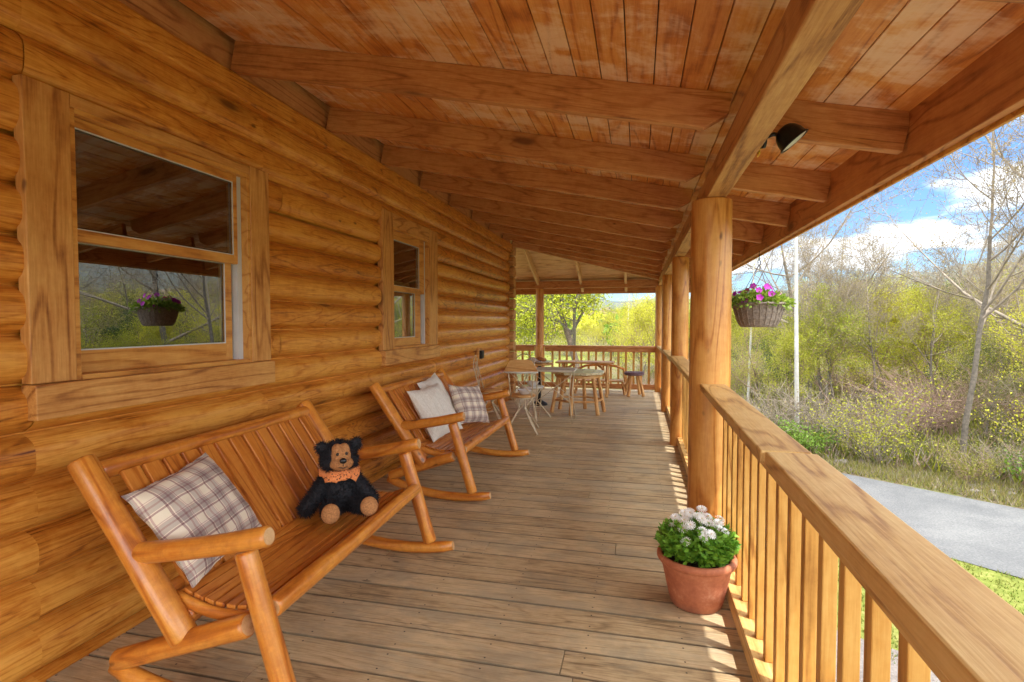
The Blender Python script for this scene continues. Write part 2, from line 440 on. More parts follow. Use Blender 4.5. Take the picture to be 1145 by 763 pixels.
def beam(name, p0, p1, w, h, mat, parent=None, bevel=.004, up=(0, 0, 1), chamfer0=0, chamfer1=0):
    """timber from p0 to p1, local X along it; p0/p1 are centre line; chamfer cuts the lower corner of an end"""
    M, L = frame(p0, p1, up); mb = MB()
    if chamfer0 or chamfer1:
        a, b = -L / 2, L / 2
        prof = [(a, h / 2), (a, -h / 2 + chamfer0 * .8), (a + chamfer0, -h / 2), (b - chamfer1, -h / 2), (b, -h / 2 + chamfer1 * .8), (b, h / 2)]
        n = len(prof)
        vs = [V((x, -w / 2, z)) for x, z in prof] + [V((x, w / 2, z)) for x, z in prof]
        fs = [tuple(range(n)), tuple(range(2 * n - 1, n - 1, -1))] + [(i, i + n, (i + 1) % n + n, (i + 1) % n) for i in range(n)]
        mb.add(vs, fs)
    else: mb.box(-L / 2, L / 2, -w / 2, w / 2, -h / 2, h / 2)
    return mb.build(name, mat, parent, M, bevel)
def log(name, p0, p1, r0, r1, mat, parent=None, seg=10, n=20, wob=.05, bend=0, capmat='log_end_wood', seed=None, round_end=.008):
    M, L = frame(p0, p1); mb = MB(); pts = []; rad = []
    seed = random.random() * 50 if seed is None else seed
    pts.append((-L / 2, 0, 0)); rad.append(r0 - round_end)
    pts.append((-L / 2 + round_end * .5, 0, 0)); rad.append(r0 - round_end * .25)
    for i in range(seg + 1):
        t = i / seg; x = -L / 2 + round_end * 1.4 + t * (L - round_end * 2.8)
        pts.append((x, bend * math.sin(PI * t) * .3, bend * math.sin(PI * t))); rad.append(r0 + (r1 - r0) * t)
    pts.append((L / 2 - round_end * .5, 0, 0)); rad.append(r1 - round_end * .25)
    pts.append((L / 2, 0, 0)); rad.append(r1 - round_end)
    mb.tube(pts, rad, n, True, 0, 1, wob, seed)
    return mb.build(name, [mat, capmat], parent, M)

# ------------------------------------------------------------------ dimensions
XW = -2.256           # porch face of the log wall
WTOP = 2.68
GZ = -1.3
YN = -2.6             # near end of the porch (behind the camera)
YC = 9.25             # far corner of the house
YF = 11.05            # far railing line
def raft_z(x): return 2.785 - .208 * (x + 2.15)      # underside of the rafters
def ceil_z(x): return raft_z(x) + .165
def hip_y(x): return 9.3 + .547 * (x + 2.15)
def farceil_z(y): return 2.965 - .38 * (y - 9.3)

# ------------------------------------------------------------------ deck
mb = MB(); rnd = random.Random(3)
y = YN; bw = .166
while y < YF + .12:
    x0s = [XW + .01] if y < YC + .2 else [-8.0]
    x1 = .62
    segs = []
    if y < YC + .2:
        if rnd.random() < .45: c = rnd.uniform(-1.6, .1); segs = [(XW + .01, c - .0015), (c + .0015, x1)]
        else: segs = [(XW + .01, x1)]
    else: segs = [(-8, -2.8), (-2.797, x1)]
    for a, b in segs:
        dz = rnd.uniform(-.0012, .0012)
        mb.box(a, b, y + .0034, y + bw - .0034, -.038 + dz, dz)
    y += bw
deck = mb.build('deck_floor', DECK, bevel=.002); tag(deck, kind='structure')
mb = MB()
mb.box(-8.0, .60, YN, YF + .1, -.30, -.05)
u = mb.build('deck_frame', 'bark_dark'); tag(u, kind='structure')

# ------------------------------------------------------------------ log house
house = thing('log_house', 'golden log cabin wall with two sash windows along the covered porch', 'house', (XW, 3.5, 0))
W1 = dict(y0=1.520, y1=2.866, z0=1.045, z1=2.318, cl=.170, cr=.160, mid=1.765, gy0=1.70, gy1=2.62, gz0=1.28, gz1=2.205)
W2 = dict(y0=4.362, y1=5.700, z0=1.027, z1=2.415, cl=.215, cr=.235, mid=1.73, gy0=4.60, gy1=5.28, gz0=1.245, gz1=2.19)
def wall_mesh():
    mb = MB(); rr = random.Random(5)
    H0 = .0226; hc = .19
    for k in range(-1, 14):
        z0, z1 = (H0 + hc * k, H0 + hc * (k + 1))
        if k == -1: z0 = -.12
        ys = [YN] + [W1['y0'] + .02, W1['y1'] - .02, W2['y0'] + .02, W2['y1'] - .02] + [YC]
        jt = rr.uniform(YN + 1, YC - 1)
        brk = sorted(set(ys + [jt]))
        depth = .078 if z1 < 2.3 else .044
        for a, b in zip(brk[:-1], brk[1:]):
            za, zb = z0, z1
            mid = (a + b) / 2
            for w in (W1, W2):
                if w['y0'] < mid < w['y1']:
                    wa, wb = w['z0'] + .02, w['z1'] - .02
                    if za >= wa and zb <= wb: za = zb = 0
                    elif za < wa < zb: zb = wa
                    elif za < wb < zb: za = wb
            if zb - za < .005: continue
            a2 = a + (.003 if a == jt else 0); b2 = b - (.003 if b == jt else 0)
            nz = 11; ny = max(2, int((b2 - a2) / .12))
            vs = []; fs = []
            for j in range(ny + 1):
                yy = a2 + (b2 - a2) * j / ny
                for i in range(nz):
                    zz = za + (zb - za) * i / (nz - 1)
                    t = (zz - z0) / (z1 - z0) * 2 - 1
                    xx = XW + .018 - depth + depth * (1 - abs(t) ** 3.6) + .006 * noise.noise(V((yy * 1.1, zz * 6, k * 3.1))) * (1 - abs(t) ** 4)
                    if j in (0, ny) and (a == jt or b == jt): xx -= .004
                    vs.append((xx, yy, zz))
            for j in range(ny):
                for i in range(nz - 1):
                    q = j * nz + i
                    fs.append((q, q + nz, q + nz + 1, q + 1))
            mb.add(vs, fs, True)
    # backing behind the seams, leaving the windows open
    xb = XW - .055
    def back(y0, y1, z0, z1): mb.box(xb - .15, xb, y0, y1, z0, z1)
    back(YN, W1['y0'] + .1, -.12, 2.9); back(W1['y1'] - .1, W2['y0'] + .1, -.12, 2.9); back(W2['y1'] - .1, YC - .02, -.12, 2.9)
    for w in (W1, W2):
        back(w['y0'] + .1, w['y1'] - .1, -.12, w['z0'] + .05); back(w['y0'] + .1, w['y1'] - .1, w['z1'] - .08, 2.9)
    # return wall beyond the corner and shell of the house
    mb.box(-8, xb - .15, YC - .2, YC - .02, -.12, 2.9)
    mb.box(-8.2, -8, YN, YC, -.12, 2.9)
    mb.box(-8.2, -5.4, YN - .1, YN, -.12, 2.9)
    return mb
wall_mesh().build('wall', WALL, house)
# stacked log ends of the corner
mb = MB()
for k in range(0, 15):
    z0 = .0226 + .19 * (k - .5); z1 = z0 + .186
    z0 = max(z0, -.05)
    vs = []; n = 12
    for xx, sh in ((XW - .3, 1), (XW + .075, 1), (XW + .09, .93)):
        for i in range(n):
            a = 2 * PI * i / n
            cy = YC + .09; cz = (z0 + z1) / 2
            vs.append((xx, cy + sh * .10 * math.copysign(abs(math.cos(a)) ** .6, math.cos(a)), cz + sh * (z1 - z0) / 2 * math.copysign(abs(math.sin(a)) ** .75, math.sin(a))))
    fs = [(r * n + i, r * n + (i + 1) % n, (r + 1) * n + (i + 1) % n, (r + 1) * n + i) for r in (0, 1) for i in range(n)]
    fs.append(tuple(2 * n + i for i in range(n)))
    mb.add(vs, fs, False)
mb.build('corner_logs', BEAM, house, bevel=.003)
# top plate and blocking between rafters
mb = MB(); mb.box(-2.32, -2.19, YN, YC + .02, 2.66, 2.79)
pl = mb.build('wall_plate', WALL, house, bevel=.012)
mb = MB(); mb.box(-2.32, -2.225, YN, YC, 2.79, 3.02)
mb.build('blocking_board', RAFTY, house)

def window(w, curtain):
    y0, y1, z0, z1 = w['y0'], w['y1'], w['z0'], w['z1']
    xf = XW + .034            # outer face of the casing
    mats = [CASE]
    # casing: two upright boards, head board, sill board with apron
    root = beam('window', (xf - .025, y0 + w['cl'] / 2, z0 + .12), (xf - .025, y0 + w['cl'] / 2, z1), .05, w['cl'], CASE, house, up=(0, 1, 0))
    beam('casing', (xf - .025, y1 - w['cr'] / 2, z0 + .12), (xf - .025, y1 - w['cr'] / 2, z1), .05, w['cr'], CASE, root, up=(0, 1, 0))
    beam('sill', (xf - .012, y0 - .002, z0 + .05), (xf - .012, y1 + .002, z0 + .05), .075, .135, CASE, root)
    hb = .12 if curtain else .05
    beam('head_casing', (xf - .028, y0 + w['cl'] + .002, z1 - hb / 2), (xf - .028, y1 - w['cr'] - .002, z1 - hb / 2), .05, hb, CASE, root)
    ya, yb = y0 + w['cl'], y1 - w['cr']; za, zb = z0 + .118, z1 - hb
    # jamb lining
    mb = MB(); t = .022; xj = XW - .17
    mb.box(xj, xf - .006, ya, ya + t, za, zb); mb.box(xj, xf - .006, yb - t, yb, za, zb)
    mb.box(xj, xf - .006, ya + t, yb - t, zb - t, zb); mb.box(xj, xf - .002, ya + t, yb - t, za, za + t)
    mb.build('jamb', CASEY, root, bevel=.002)
    ga, gb, gz0, gz1, mid = w['gy0'], w['gy1'], w['gz0'], w['gz1'], w['mid']
    ya += t; yb -= t; za += t; zb -= t
    def sash(xc, p0, p1, q0, q1, a, b, c, d):
        mb = MB(); th = .034
        mb.box(xc - th / 2, xc + th / 2, p0, a, q0, q1); mb.box(xc - th / 2, xc + th / 2, b, p1, q0, q1)
        mb.box(xc - th / 2, xc + th / 2, a, b, q0, c); mb.box(xc - th / 2, xc + th / 2, a, b, d, q1)
        return mb.build('sash', CASEY, root, bevel=.003)
    xu, xl = XW - .028, XW - .066
    sash(xu, ya, yb - .035, mid - .028, zb, ga, gb, mid + .022, gz1)
    sash(xl, ya, yb - .045, za, mid + .02, ga - .0, gb - .03, gz0, mid - .026)
    mb = MB(); mb.box(xl - .02, xu + .012, yb - .035, yb, za, zb); mb.build('sash_track', 'track_vinyl', root)
    for xc, a, b, c, d in ((xu, ga, gb, mid + .02, gz1), (xl, ga, gb - .03, gz0, mid - .024)):
        mb = MB(); mb.box(xc - .003, xc + .003, a - .004, b + .004, c - .004, d + .004); mb.build('pane', 'window_glass', root)
        mb = MB(); g = .006; xg = xc + .011   # thin glazing bead
        mb.box(xg, xg + .004, a, a + g, c, d); mb.box(xg, xg + .004, b - g, b, c, d); mb.box(xg, xg + .004, a + g, b - g, d - g, d); mb.box(xg, xg + .004, a + g, b - g, c, c + g)
        mb.build('glazing_bead', 'track_vinyl', root)
    if curtain:
        mb = MB()
        for i in range(12): mb.box(XW - .098, XW - .092, ga, gb, gz1 - .06 - i * .036, gz1 - .035 - i * .036)
        mb.build('blind', 'white_plastic', root)
    return root
window(W1, False); window(W2, True)
# rooms behind the panes
def slab(nm, b, mat):
    mb = MB(); mb.box(*b); return mb.build(nm, mat, house)
KX0, KX1 = -5.4, XW - .2
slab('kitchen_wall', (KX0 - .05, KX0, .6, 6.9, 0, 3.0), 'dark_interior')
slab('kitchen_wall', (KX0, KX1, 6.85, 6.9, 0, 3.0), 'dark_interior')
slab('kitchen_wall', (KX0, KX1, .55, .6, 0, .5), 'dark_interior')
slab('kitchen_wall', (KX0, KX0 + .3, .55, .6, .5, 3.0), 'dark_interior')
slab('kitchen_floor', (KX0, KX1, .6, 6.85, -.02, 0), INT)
mb = MB()
for i in range(21): mb.box(KX0 + i * .14 + .002, KX0 + i * .14 + .138, .6, 6.85, 2.98, 3.0)
mb.build('kitchen_ceiling', INT, house)
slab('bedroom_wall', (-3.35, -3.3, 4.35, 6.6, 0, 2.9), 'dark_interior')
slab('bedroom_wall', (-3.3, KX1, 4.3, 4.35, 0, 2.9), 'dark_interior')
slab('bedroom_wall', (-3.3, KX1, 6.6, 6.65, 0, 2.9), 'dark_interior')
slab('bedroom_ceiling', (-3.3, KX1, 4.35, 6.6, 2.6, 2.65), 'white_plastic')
# kitchen seen through the big window
cab = thing('kitchen_cabinet', 'dark wooden wall cabinets with arched doors seen through the near window', 'cabinet', (-4.9, 4.5, 1.7))
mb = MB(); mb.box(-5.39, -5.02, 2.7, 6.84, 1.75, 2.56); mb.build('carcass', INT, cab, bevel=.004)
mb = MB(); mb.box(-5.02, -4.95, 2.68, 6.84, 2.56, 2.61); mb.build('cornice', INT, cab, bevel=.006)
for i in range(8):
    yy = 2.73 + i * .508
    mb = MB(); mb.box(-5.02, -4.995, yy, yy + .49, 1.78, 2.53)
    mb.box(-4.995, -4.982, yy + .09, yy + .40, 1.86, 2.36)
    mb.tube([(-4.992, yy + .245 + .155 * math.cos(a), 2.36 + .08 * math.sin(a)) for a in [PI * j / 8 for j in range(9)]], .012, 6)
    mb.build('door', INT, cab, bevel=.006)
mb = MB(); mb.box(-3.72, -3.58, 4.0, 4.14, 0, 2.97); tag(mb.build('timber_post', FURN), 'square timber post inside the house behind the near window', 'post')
val = thing('curtain_valance', 'dark patterned valance with small pale rings across the kitchen behind the near window', 'valance', (-4.4, 4.5, 2.5))
mb = MB(); mb.box(-4.41, -4.39, 2.2, 6.8, 2.34, 2.50); mb.build('cloth', 'valance_red', val)
for i in range(30):
    mb = MB(); mb.box(-4.388, -4.372, 2.3 + i * .15, 2.325 + i * .15, 2.47, 2.52); mb.build('ring', 'white_plastic', val)
slab('soffit', (-5.39, -5.0, 2.7, 6.84, 2.62, 2.95), 'white_plastic')
# outlet box on the wall
ob = thing('outlet_box', 'small dark outdoor outlet box on a wooden plate on the log wall', 'outlet', (XW + .03, 7.36, .93))
mb = MB(); mb.box(XW + .0, XW + .035, 7.28, 7.46, .85, 1.02); mb.build('plate', CASE, ob, bevel=.004)
mb = MB(); mb.box(XW + .036, XW + .075, 7.31, 7.41, .875, .995); mb.box(XW + .075, XW + .083, 7.32, 7.40, .885, .985); mb.build('box', 'black_metal', ob, bevel=.006)
# main roof of the house (out of view, shades the rooms)
mb = MB(); mb.add([(-8.6, YN - .4, 3.05), (XW + .02, YN - .4, 3.05), (XW + .02, YC + .1, 3.05), (-8.6, YC + .1, 3.05), (-5.2, YN - .4, 4.6), (-5.2, YC + .1, 4.6)],
    [(0, 1, 2, 3), (0, 4, 1), (3, 2, 5), (0, 3, 5, 4), (1, 4, 5, 2)]); mb.build('roof', 'shingle', house)

# ------------------------------------------------------------------ porch roof
proof = thing('porch_roof', 'sloping wooden porch roof of boards on red brown rafters', 'porch roof', (-.5, 3.5, 2.4))
mb = MB(); x = -2.18; wb = .118
slope = math.atan(.208)
while x < 1.15:
    ye = min(hip_y(x), 11.6)
    x2 = min(x + wb - .004, 1.16)
    vs = []
    for xx in (x, x2):
        for yy in (YN, hip_y(xx)):
            for dz in (0, .018): vs.append((xx, yy, ceil_z(xx) + dz))
    mb.add(vs, [(0, 1, 3, 2), (4, 6, 7, 5), (0, 4, 5, 1), (2, 3, 7, 6), (0, 2, 6, 4), (1, 5, 7, 3)])
    # tongue in the groove, slightly deeper
    x += wb
mb.build('ceiling', CEIL, proof, bevel=.003)
mb = MB()
for s in (0,):
    vs = [(-2.3, YN - .1, ceil_z(-2.3) + .022), (1.2, YN - .1, ceil_z(1.2) + .022), (1.2, hip_y(1.2), ceil_z(1.2) + .022), (-2.3, hip_y(-2.3), ceil_z(-2.3) + .022)]
    vs += [(a, b, c + .09) for a, b, c in vs]
    mb.add(vs, [(0, 1, 2, 3), (7, 6, 5, 4), (0, 4, 5, 1), (1, 5, 6, 2), (2, 6, 7, 3), (3, 7, 4, 0)])
    ye = 11.45
    vs = [(-8, 9.25, farceil_z(9.25) + .022), (-2.3, 9.25, farceil_z(9.25) + .022), (1.2, hip_y(1.2), farceil_z(hip_y(1.2)) + .022), (1.2, ye, farceil_z(ye) + .022), (-8, ye, farceil_z(ye) + .022)]
    vs += [(a, b, c + .09) for a, b, c in vs]
    mb.add(vs, [(0, 1, 2, 3, 4), (9, 8, 7, 6, 5), (0, 5, 6, 1), (1, 6, 7, 2), (2, 7, 8, 3), (3, 8, 9, 4), (4, 9, 5, 0)])
mb.build('shingle_roof', 'shingle', proof)
mb = MB(); yy = 9.3
while yy < 11.35:
    y2 = yy + .114
    def hx(q): return -2.15 + (q - 9.3) / .547
    vs = []
    for q in (yy, y2):
        for xx in (-8, min(hx(q), 1.16)):
            for dz in (0, .018): vs.append((xx, q, farceil_z(q) + dz))
    mb.add(vs, [(0, 1, 3, 2), (4, 6, 7, 5), (0, 4, 5, 1), (2, 3, 7, 6), (0, 2, 6, 4), (1, 5, 7, 3)])
    yy += .118
mb.build('far_ceiling', CEILX, proof, bevel=.003)
RY = [-2.0, -1.1, -.2, .6, 1.50, 2.58, 3.51, 4.35, 5.2, 6.08, 6.96, 7.82, 8.66]
hz = .082
BX0, BX1 = .388, .500
for yr in RY:
    beam('rafter', (-2.2, yr, raft_z(-2.2) + hz), (BX0 + .0, yr, raft_z(BX0) + hz), .05, .165, RAFT, proof, .006, chamfer1=.09)
    beam('rafter', (BX1 + .0, yr + .004, raft_z(BX1) + hz), (1.088, yr + .004, raft_z(1.088) + hz), .05, .165, RAFT, proof, .004)
for yr in (9.5, 10.2):
    xs = max(-2.15 + (yr - 9.3) / .547, -2.15) + .05
    beam('rafter', (xs, yr, raft_z(xs) + hz), (BX0, yr, raft_z(BX0) + hz), .05, .165, RAFT, proof, .004)
    beam('rafter', (BX1, yr, raft_z(BX1) + hz), (1.088, yr, raft_z(1.088) + hz), .05, .165, RAFT, proof, .004)
beam('hip_rafter', (-2.2, 9.27, 2.785 + .07), (1.1, 11.08, raft_z(1.1) + .06), .06, .2, RAFT, proof, .004)
for xr in (-7, -6, -5, -4, -3.0, -2.05, -1.15, -.25, .5):
    ys = max(9.3, hip_y(xr)) + .04
    beam('rafter', (xr, ys, farceil_z(ys) - .07), (xr, 11.38, farceil_z(11.38) - .07), .05, .14, FARR, proof, .004)
beam('beam', ((BX0 + BX1) / 2, YN, 2.20), ((BX0 + BX1) / 2, 11.15, 2.20), BX1 - BX0, .13, BEAM, proof, .006)
beam('header_beam', (-8, YF, 2.185), (BX0 - .002, YF, 2.185), .12, .15, RAFT, proof, .006)
mb = MB(); mb.box(1.09, 1.128, YN - .1, 11.5, 2.052, ceil_z(1.1) + .02); mb.build('fascia', RAFTY, proof, bevel=.004)
mb = MB(); mb.box(1.130, 1.145, YN - .1, 11.52, 2.036, ceil_z(1.1) + .03); mb.build('drip_edge', BAL, proof, bevel=.002)
beam('fascia', (-8, 11.42, farceil_z(11.4) - .06), (1.088, 11.42, farceil_z(11.4) - .06), .04, .2, RAFT, proof, .004)

# ------------------------------------------------------------------ posts
PG = 'round log posts of the porch'
def post(x, y, r0, r1, top, label, seed):
    t = thing('porch_post', label, 'post', (x, y, 0), 0, PG)
    log('shaft', (x, y, 0), (x, y, top), r0, r1, POST, t, 24, 28, .035, 0, seed=seed)
    return t
post(.428, 3.43, .122, .116, 2.134, 'thickest knotty log post beside the potted daisies', 1.0)
post(.462, 6.3, .098, .092, 2.134, 'second log post from the near end of the porch railing', 5.3)
post(.447, 8.62, .09, .086, 2.134, 'third log post along the porch railing just before the corner post', 8.8)
post(.425, YF, .095, .09, 2.134, 'log post at the far corner of the porch where two railings meet', 12.1)
fp = post(-2.02, YF, .085, .085, 2.108, 'slim log post with thick lower end beside the house corner', 15.2)
log('post_base', (-2.02, YF, 0), (-2.02, YF, .93), .105, .10, POST, fp, 10, 24, .04)
post(.44, -.4, .115, .11, 2.134, 'log post at the near end of the porch railing', 22.0)

# ------------------------------------------------------------------ railings
def railing(label, y0, y1, xi, z0, z1, w=.14, joint=None, first=None):
    t = thing('porch_railing', label, 'railing', (.46, (y0 + y1) / 2, 0), 0, 'wooden porch railings')
    def zt(y): return z0 + (z1 - z0) * (y - y0) / (y1 - y0)
    xc = xi + w / 2
    segs = [(y0, y1, 0)] if joint is None else [(y0, joint - .002, .012), (joint + .002, y1, 0)]
    for a, b, dx in segs:
        beam('top_rail', (xc + dx, a, zt(a) - .021), (xc + dx, b, zt(b) - .021), w, .042, RAIL, t, .006)
    xb = .478
    beam('sub_rail', (xb - .02, y0, zt(y0) - .088), (xb - .02, y1, zt(y1) - .088), .04, .09, RAIL, t, .004)
    beam('bottom_rail', (.487, y0, .062), (.487, y1, .062), .092, .085, RAIL, t, .004)
    y = y1 - .1 if first is None else first; n = 0
    while y > y0 + .03:
        n += 1
        beam('baluster', (xb + .022, y, .1055), (xb + .022, y, zt(y) - .044), .038, .038, BAL, t, .003)
        y -= .152
    return t
railing('near wooden railing with wide handrail running from the thickest post towards the viewer', -.28, 3.33, .362, .985, 1.035, .145, joint=1.72)
railing('wooden railing between the thickest post and the second log post', 3.52, 6.22, .352, 1.01, 1.025, .14)
railing('short wooden railing between the second and third log posts', 6.385, 8.54, .37, .995, .975, .14)
railing('wooden railing between the third post and the far corner post', 8.70, 10.96, .37, .965, .935, .14)
t = thing('porch_railing', 'wooden railing across the far end of the porch behind the stool', 'railing', (-.8, YF, 0), 0, 'wooden porch railings')
for a, b in ((-1.91, .34), (-8, -2.13)):
    beam('top_rail', (a, YF, .90), (b, YF, .90), .13, .04, RAFT, t, .005)
    beam('sub_rail', (a, YF, .835), (b, YF, .835), .05, .085, RAFT, t, .004)
    beam('bottom_rail', (a, YF, .09), (b, YF, .09), .05, .10, RAFT, t, .004)
    x = b - .12
    while x > a + .04 and x > -4.5:
        beam('baluster', (x, YF + .048, .05), (x, YF + .048, .875), .042, .042, BAL, t, .003)
        x -= .152
t.location.z += 0

# ------------------------------------------------------------------ rocking benches
def make_bench():
    t = thing('rocking_bench', 'b', 'bench', (-1.60, 2.22, 0), 0, 'varnished log rocking benches along the wall')
    L = 1.41; ya, yb = 2.22 - L / 2, 2.22 + L / 2
    for y in (ya, yb):
        s = -1 if y == ya else 1
        log('back_post', (-1.64, y, .275), (-2.07, y, .895), .048, .046, BENCH, t, 8, 20, .05)
        log('front_leg', (-1.235, y + .006, .075), (-1.397, y + .006, .612), .040, .038, BENCH, t, 8, 20, .05)
        log('arm', (-1.86, y, .565), (-1.30, y, .672), .039, .036, BENCH, t, 8, 20, .05, bend=-.008)
        log('stretcher', (-1.93, y, .165), (-1.385, y, .355), .038, .042, BENCH, t, 8, 20, .06)
        mb = MB(); pts = []; rad = []
        n = 12
        for i in range(n + 1):
            u = i / n; x = -1.95 + u * .86
            z = .036 + .30 * (x + 1.37) ** 2 * (1.0 if x < -1.37 else 1.3) 
            pts.append((x, y + .002, z)); rad.append(.034 if 0 < i < n else .026)
        mb.tube(pts, rad, 16, True, 0, 1, .05, y)
        mb.v = [V((v.x, y + (v.y - y) * .85, v.z)) for v in mb.v]
        mb.build('rocker', [BENCH, CUT], t)
    log('front_rail', (-1.315, ya + .03, .405), (-1.315, yb - .03, .405), .037, .035, BENCH, t, 14, 20, .04)
    log('rear_rail', (-1.67, ya + .03, .335), (-1.67, yb - .03, .335), .036, .034, BENCH, t, 14, 16, .04)
    log('top_rail', (-2.035, ya + .03, .845), (-2.035, yb - .03, .845), .036, .036, BENCH, t, 14, 20, .04)
    log('lower_back_rail', (-1.745, ya + .03, .425), (-1.745, yb - .03, .425), .026, .026, BENCH, t, 8, 14, .04)
    # back slats, one row
    n = 13; w = (L - .16) / n
    p1, p0 = V((-2.005, 0, .825)), V((-1.715, 0, .405))
    nrm = V((.42, 0, .29)).normalized()
    for i in range(n):
        y = ya + .08 + (i + .5) * w
        a, b = p0 + nrm * .012, p1 + nrm * .012
        beam('back_slat', (a.x, y, a.z), (b.x, y, b.z), w - .018, .018, SLAT, t, .003, up=tuple(nrm))
    # seat: curved row of slats running lengthwise
    n = 9; xs = np.linspace(-1.70, -1.30, n + 1)
    def sz(x): return .445 - .06 * math.sin(PI * min(1, max(0, (x + 1.74) / .5))) + (.0 if x < -1.33 else -.0)
    for i in range(n):
        a, b = xs[i], xs[i + 1]; za, zb = sz(a), sz(b)
        mb = MB()
        g = .004
        vs = [(a + g, ya + .055, za), (b - g, ya + .055, zb), (b - g, yb - .055, zb), (a + g, yb - .055, za)]
        vs = [V(v) for v in vs]; vs += [v - V((0, 0, .018)) for v in vs]
        c = V(((a + b) / 2, 2.22, (za + zb) / 2))
        vs = [v - c for v in vs]
        mb.add(vs, [(0, 1, 2, 3), (7, 6, 5, 4), (0, 4, 5, 1), (1, 5, 6, 2), (2, 6, 7, 3), (3, 7, 4, 0)])
        mb.build('seat_slat', SEATW, t, Matrix.Translation(c), bevel=.003)
    for y in (ya + .045, yb - .045):
        mb = MB(); pts = [(x, y, sz(x) - .035) for x in np.linspace(-1.72, -1.33, 9)]
        mb.tube(pts, .024, 10)
        mb.v = [V((v.x, y + (v.y - y) * .6, v.z)) for v in mb.v]
        mb.build('seat_bearer', BENCH, t)
    return t
b1 = make_bench()
b2 = copy_tree(b1)
b1['label'] = 'nearer log rocking bench holding the black teddy bear'
b2['label'] = 'farther log rocking bench holding three cushions'
b1.rotation_euler.z = R(2.4); b1.location = (-1.545, 2.235, 0)
b2.location = (-1.60, 4.605, 0); b2.rotation_euler.z = R(-.6)

# ------------------------------------------------------------------ cushions
def pillow(name, label, mat, c, xdir, nrm, sx, sy, th=.075, group=None, seed=0, sag=0.0):
    t = V(nrm).normalized(); x = V(xdir); x = (x - t * x.dot(t)).normalized(); y = t.cross(x)
    M = Matrix((x, y, t)).transposed().to_4x4(); M.translation = V(c)
    mb = MB(); n = 26; vs = []; fs = []
    def P(u, v, s):
        a, b = abs(u), abs(v)
        pin = 1 - .09 * (1 - a * a) * b ** 3 - 0; pin2 = 1 - .09 * (1 - b * b) * a ** 3
        X = u * sx / 2 * pin2; Y = v * sy / 2 * pin
        prof = max(0, (1 - a ** 2.6)) ** .55 * max(0, (1 - b ** 2.6)) ** .55
        z = s * th * prof + .012 * prof * noise.noise(V((u * 2.2 + seed, v * 2.2, s))) + .01 * noise.noise(V((u * 5 + seed, v * 5, 3))) * prof
        X += .006 * noise.noise(V((v * 4, seed, 1))) * a; Y += .006 * noise.noise(V((u * 4, seed, 7))) * b
        z -= sag * (a * a * b * b)
        return V((X, Y, z))
    for s in (1, -1):
        b0 = len(vs)
        for j in range(n + 1):
            for i in range(n + 1): vs.append(P(i / n * 2 - 1, j / n * 2 - 1, s))
        for j in range(n):
            for i in range(n):
                q = b0 + j * (n + 1) + i
                f = (q, q + 1, q + n + 2, q + n + 1)
                fs.append(f if s > 0 else f[::-1])
    mb.add(vs, fs, True)
    o = mb.build(name, mat, None, M)
    tag(o, label, 'cushion', group)
    # piping along the seam
    mb = MB(); pts = []
    for k in range(4 * n + 1):
        kk = k % (4 * n); sd, i = divmod(kk, n); u = i / n * 2 - 1
        uv = [(u, -1), (1, u), (-u, 1), (-1, -u)][sd]
        pts.append(P(uv[0], uv[1], 1))
    mb.tube(pts, .0028, 6, False)
    pp = mb.build('piping', mat, o, M)
    return o
nb = V((.82, 0, .57))
pillow('plaid_cushion', 'plaid cushion leaning on the nearer bench back', 'plaid_fabric', (-1.715, 1.775, .63), (.05, .95, .22), (.82, .02, .57), .44, .42, .08, 'plaid cushions on the benches', 1.0, .01)
pillow('plaid_cushion', 'plaid cushion leaning against the white cushions of the farther bench', 'plaid_fabric', (-1.60, 4.93, .60), (0, .95, -.30), (.78, -.32, .42), .44, .40, .075, 'plaid cushions on the benches', 4.0)
pillow('cream_cushion', 'large cream linen cushion in front at the near end of the farther bench', 'quilted_linen', (-1.70, 4.30, .635), (-.15, .96, -.16), (.80, -.26, .50), .44, .48, .08, 'cream cushions on the farther bench', 7.0)
pillow('cream_cushion', 'cream linen cushion partly hidden behind the other cream and plaid cushions', 'quilted_linen', (-1.82, 4.66, .69), (0, .96, .12), (.84, -.05, .46), .44, .44, .06, 'cream cushions on the farther bench', 9.0)

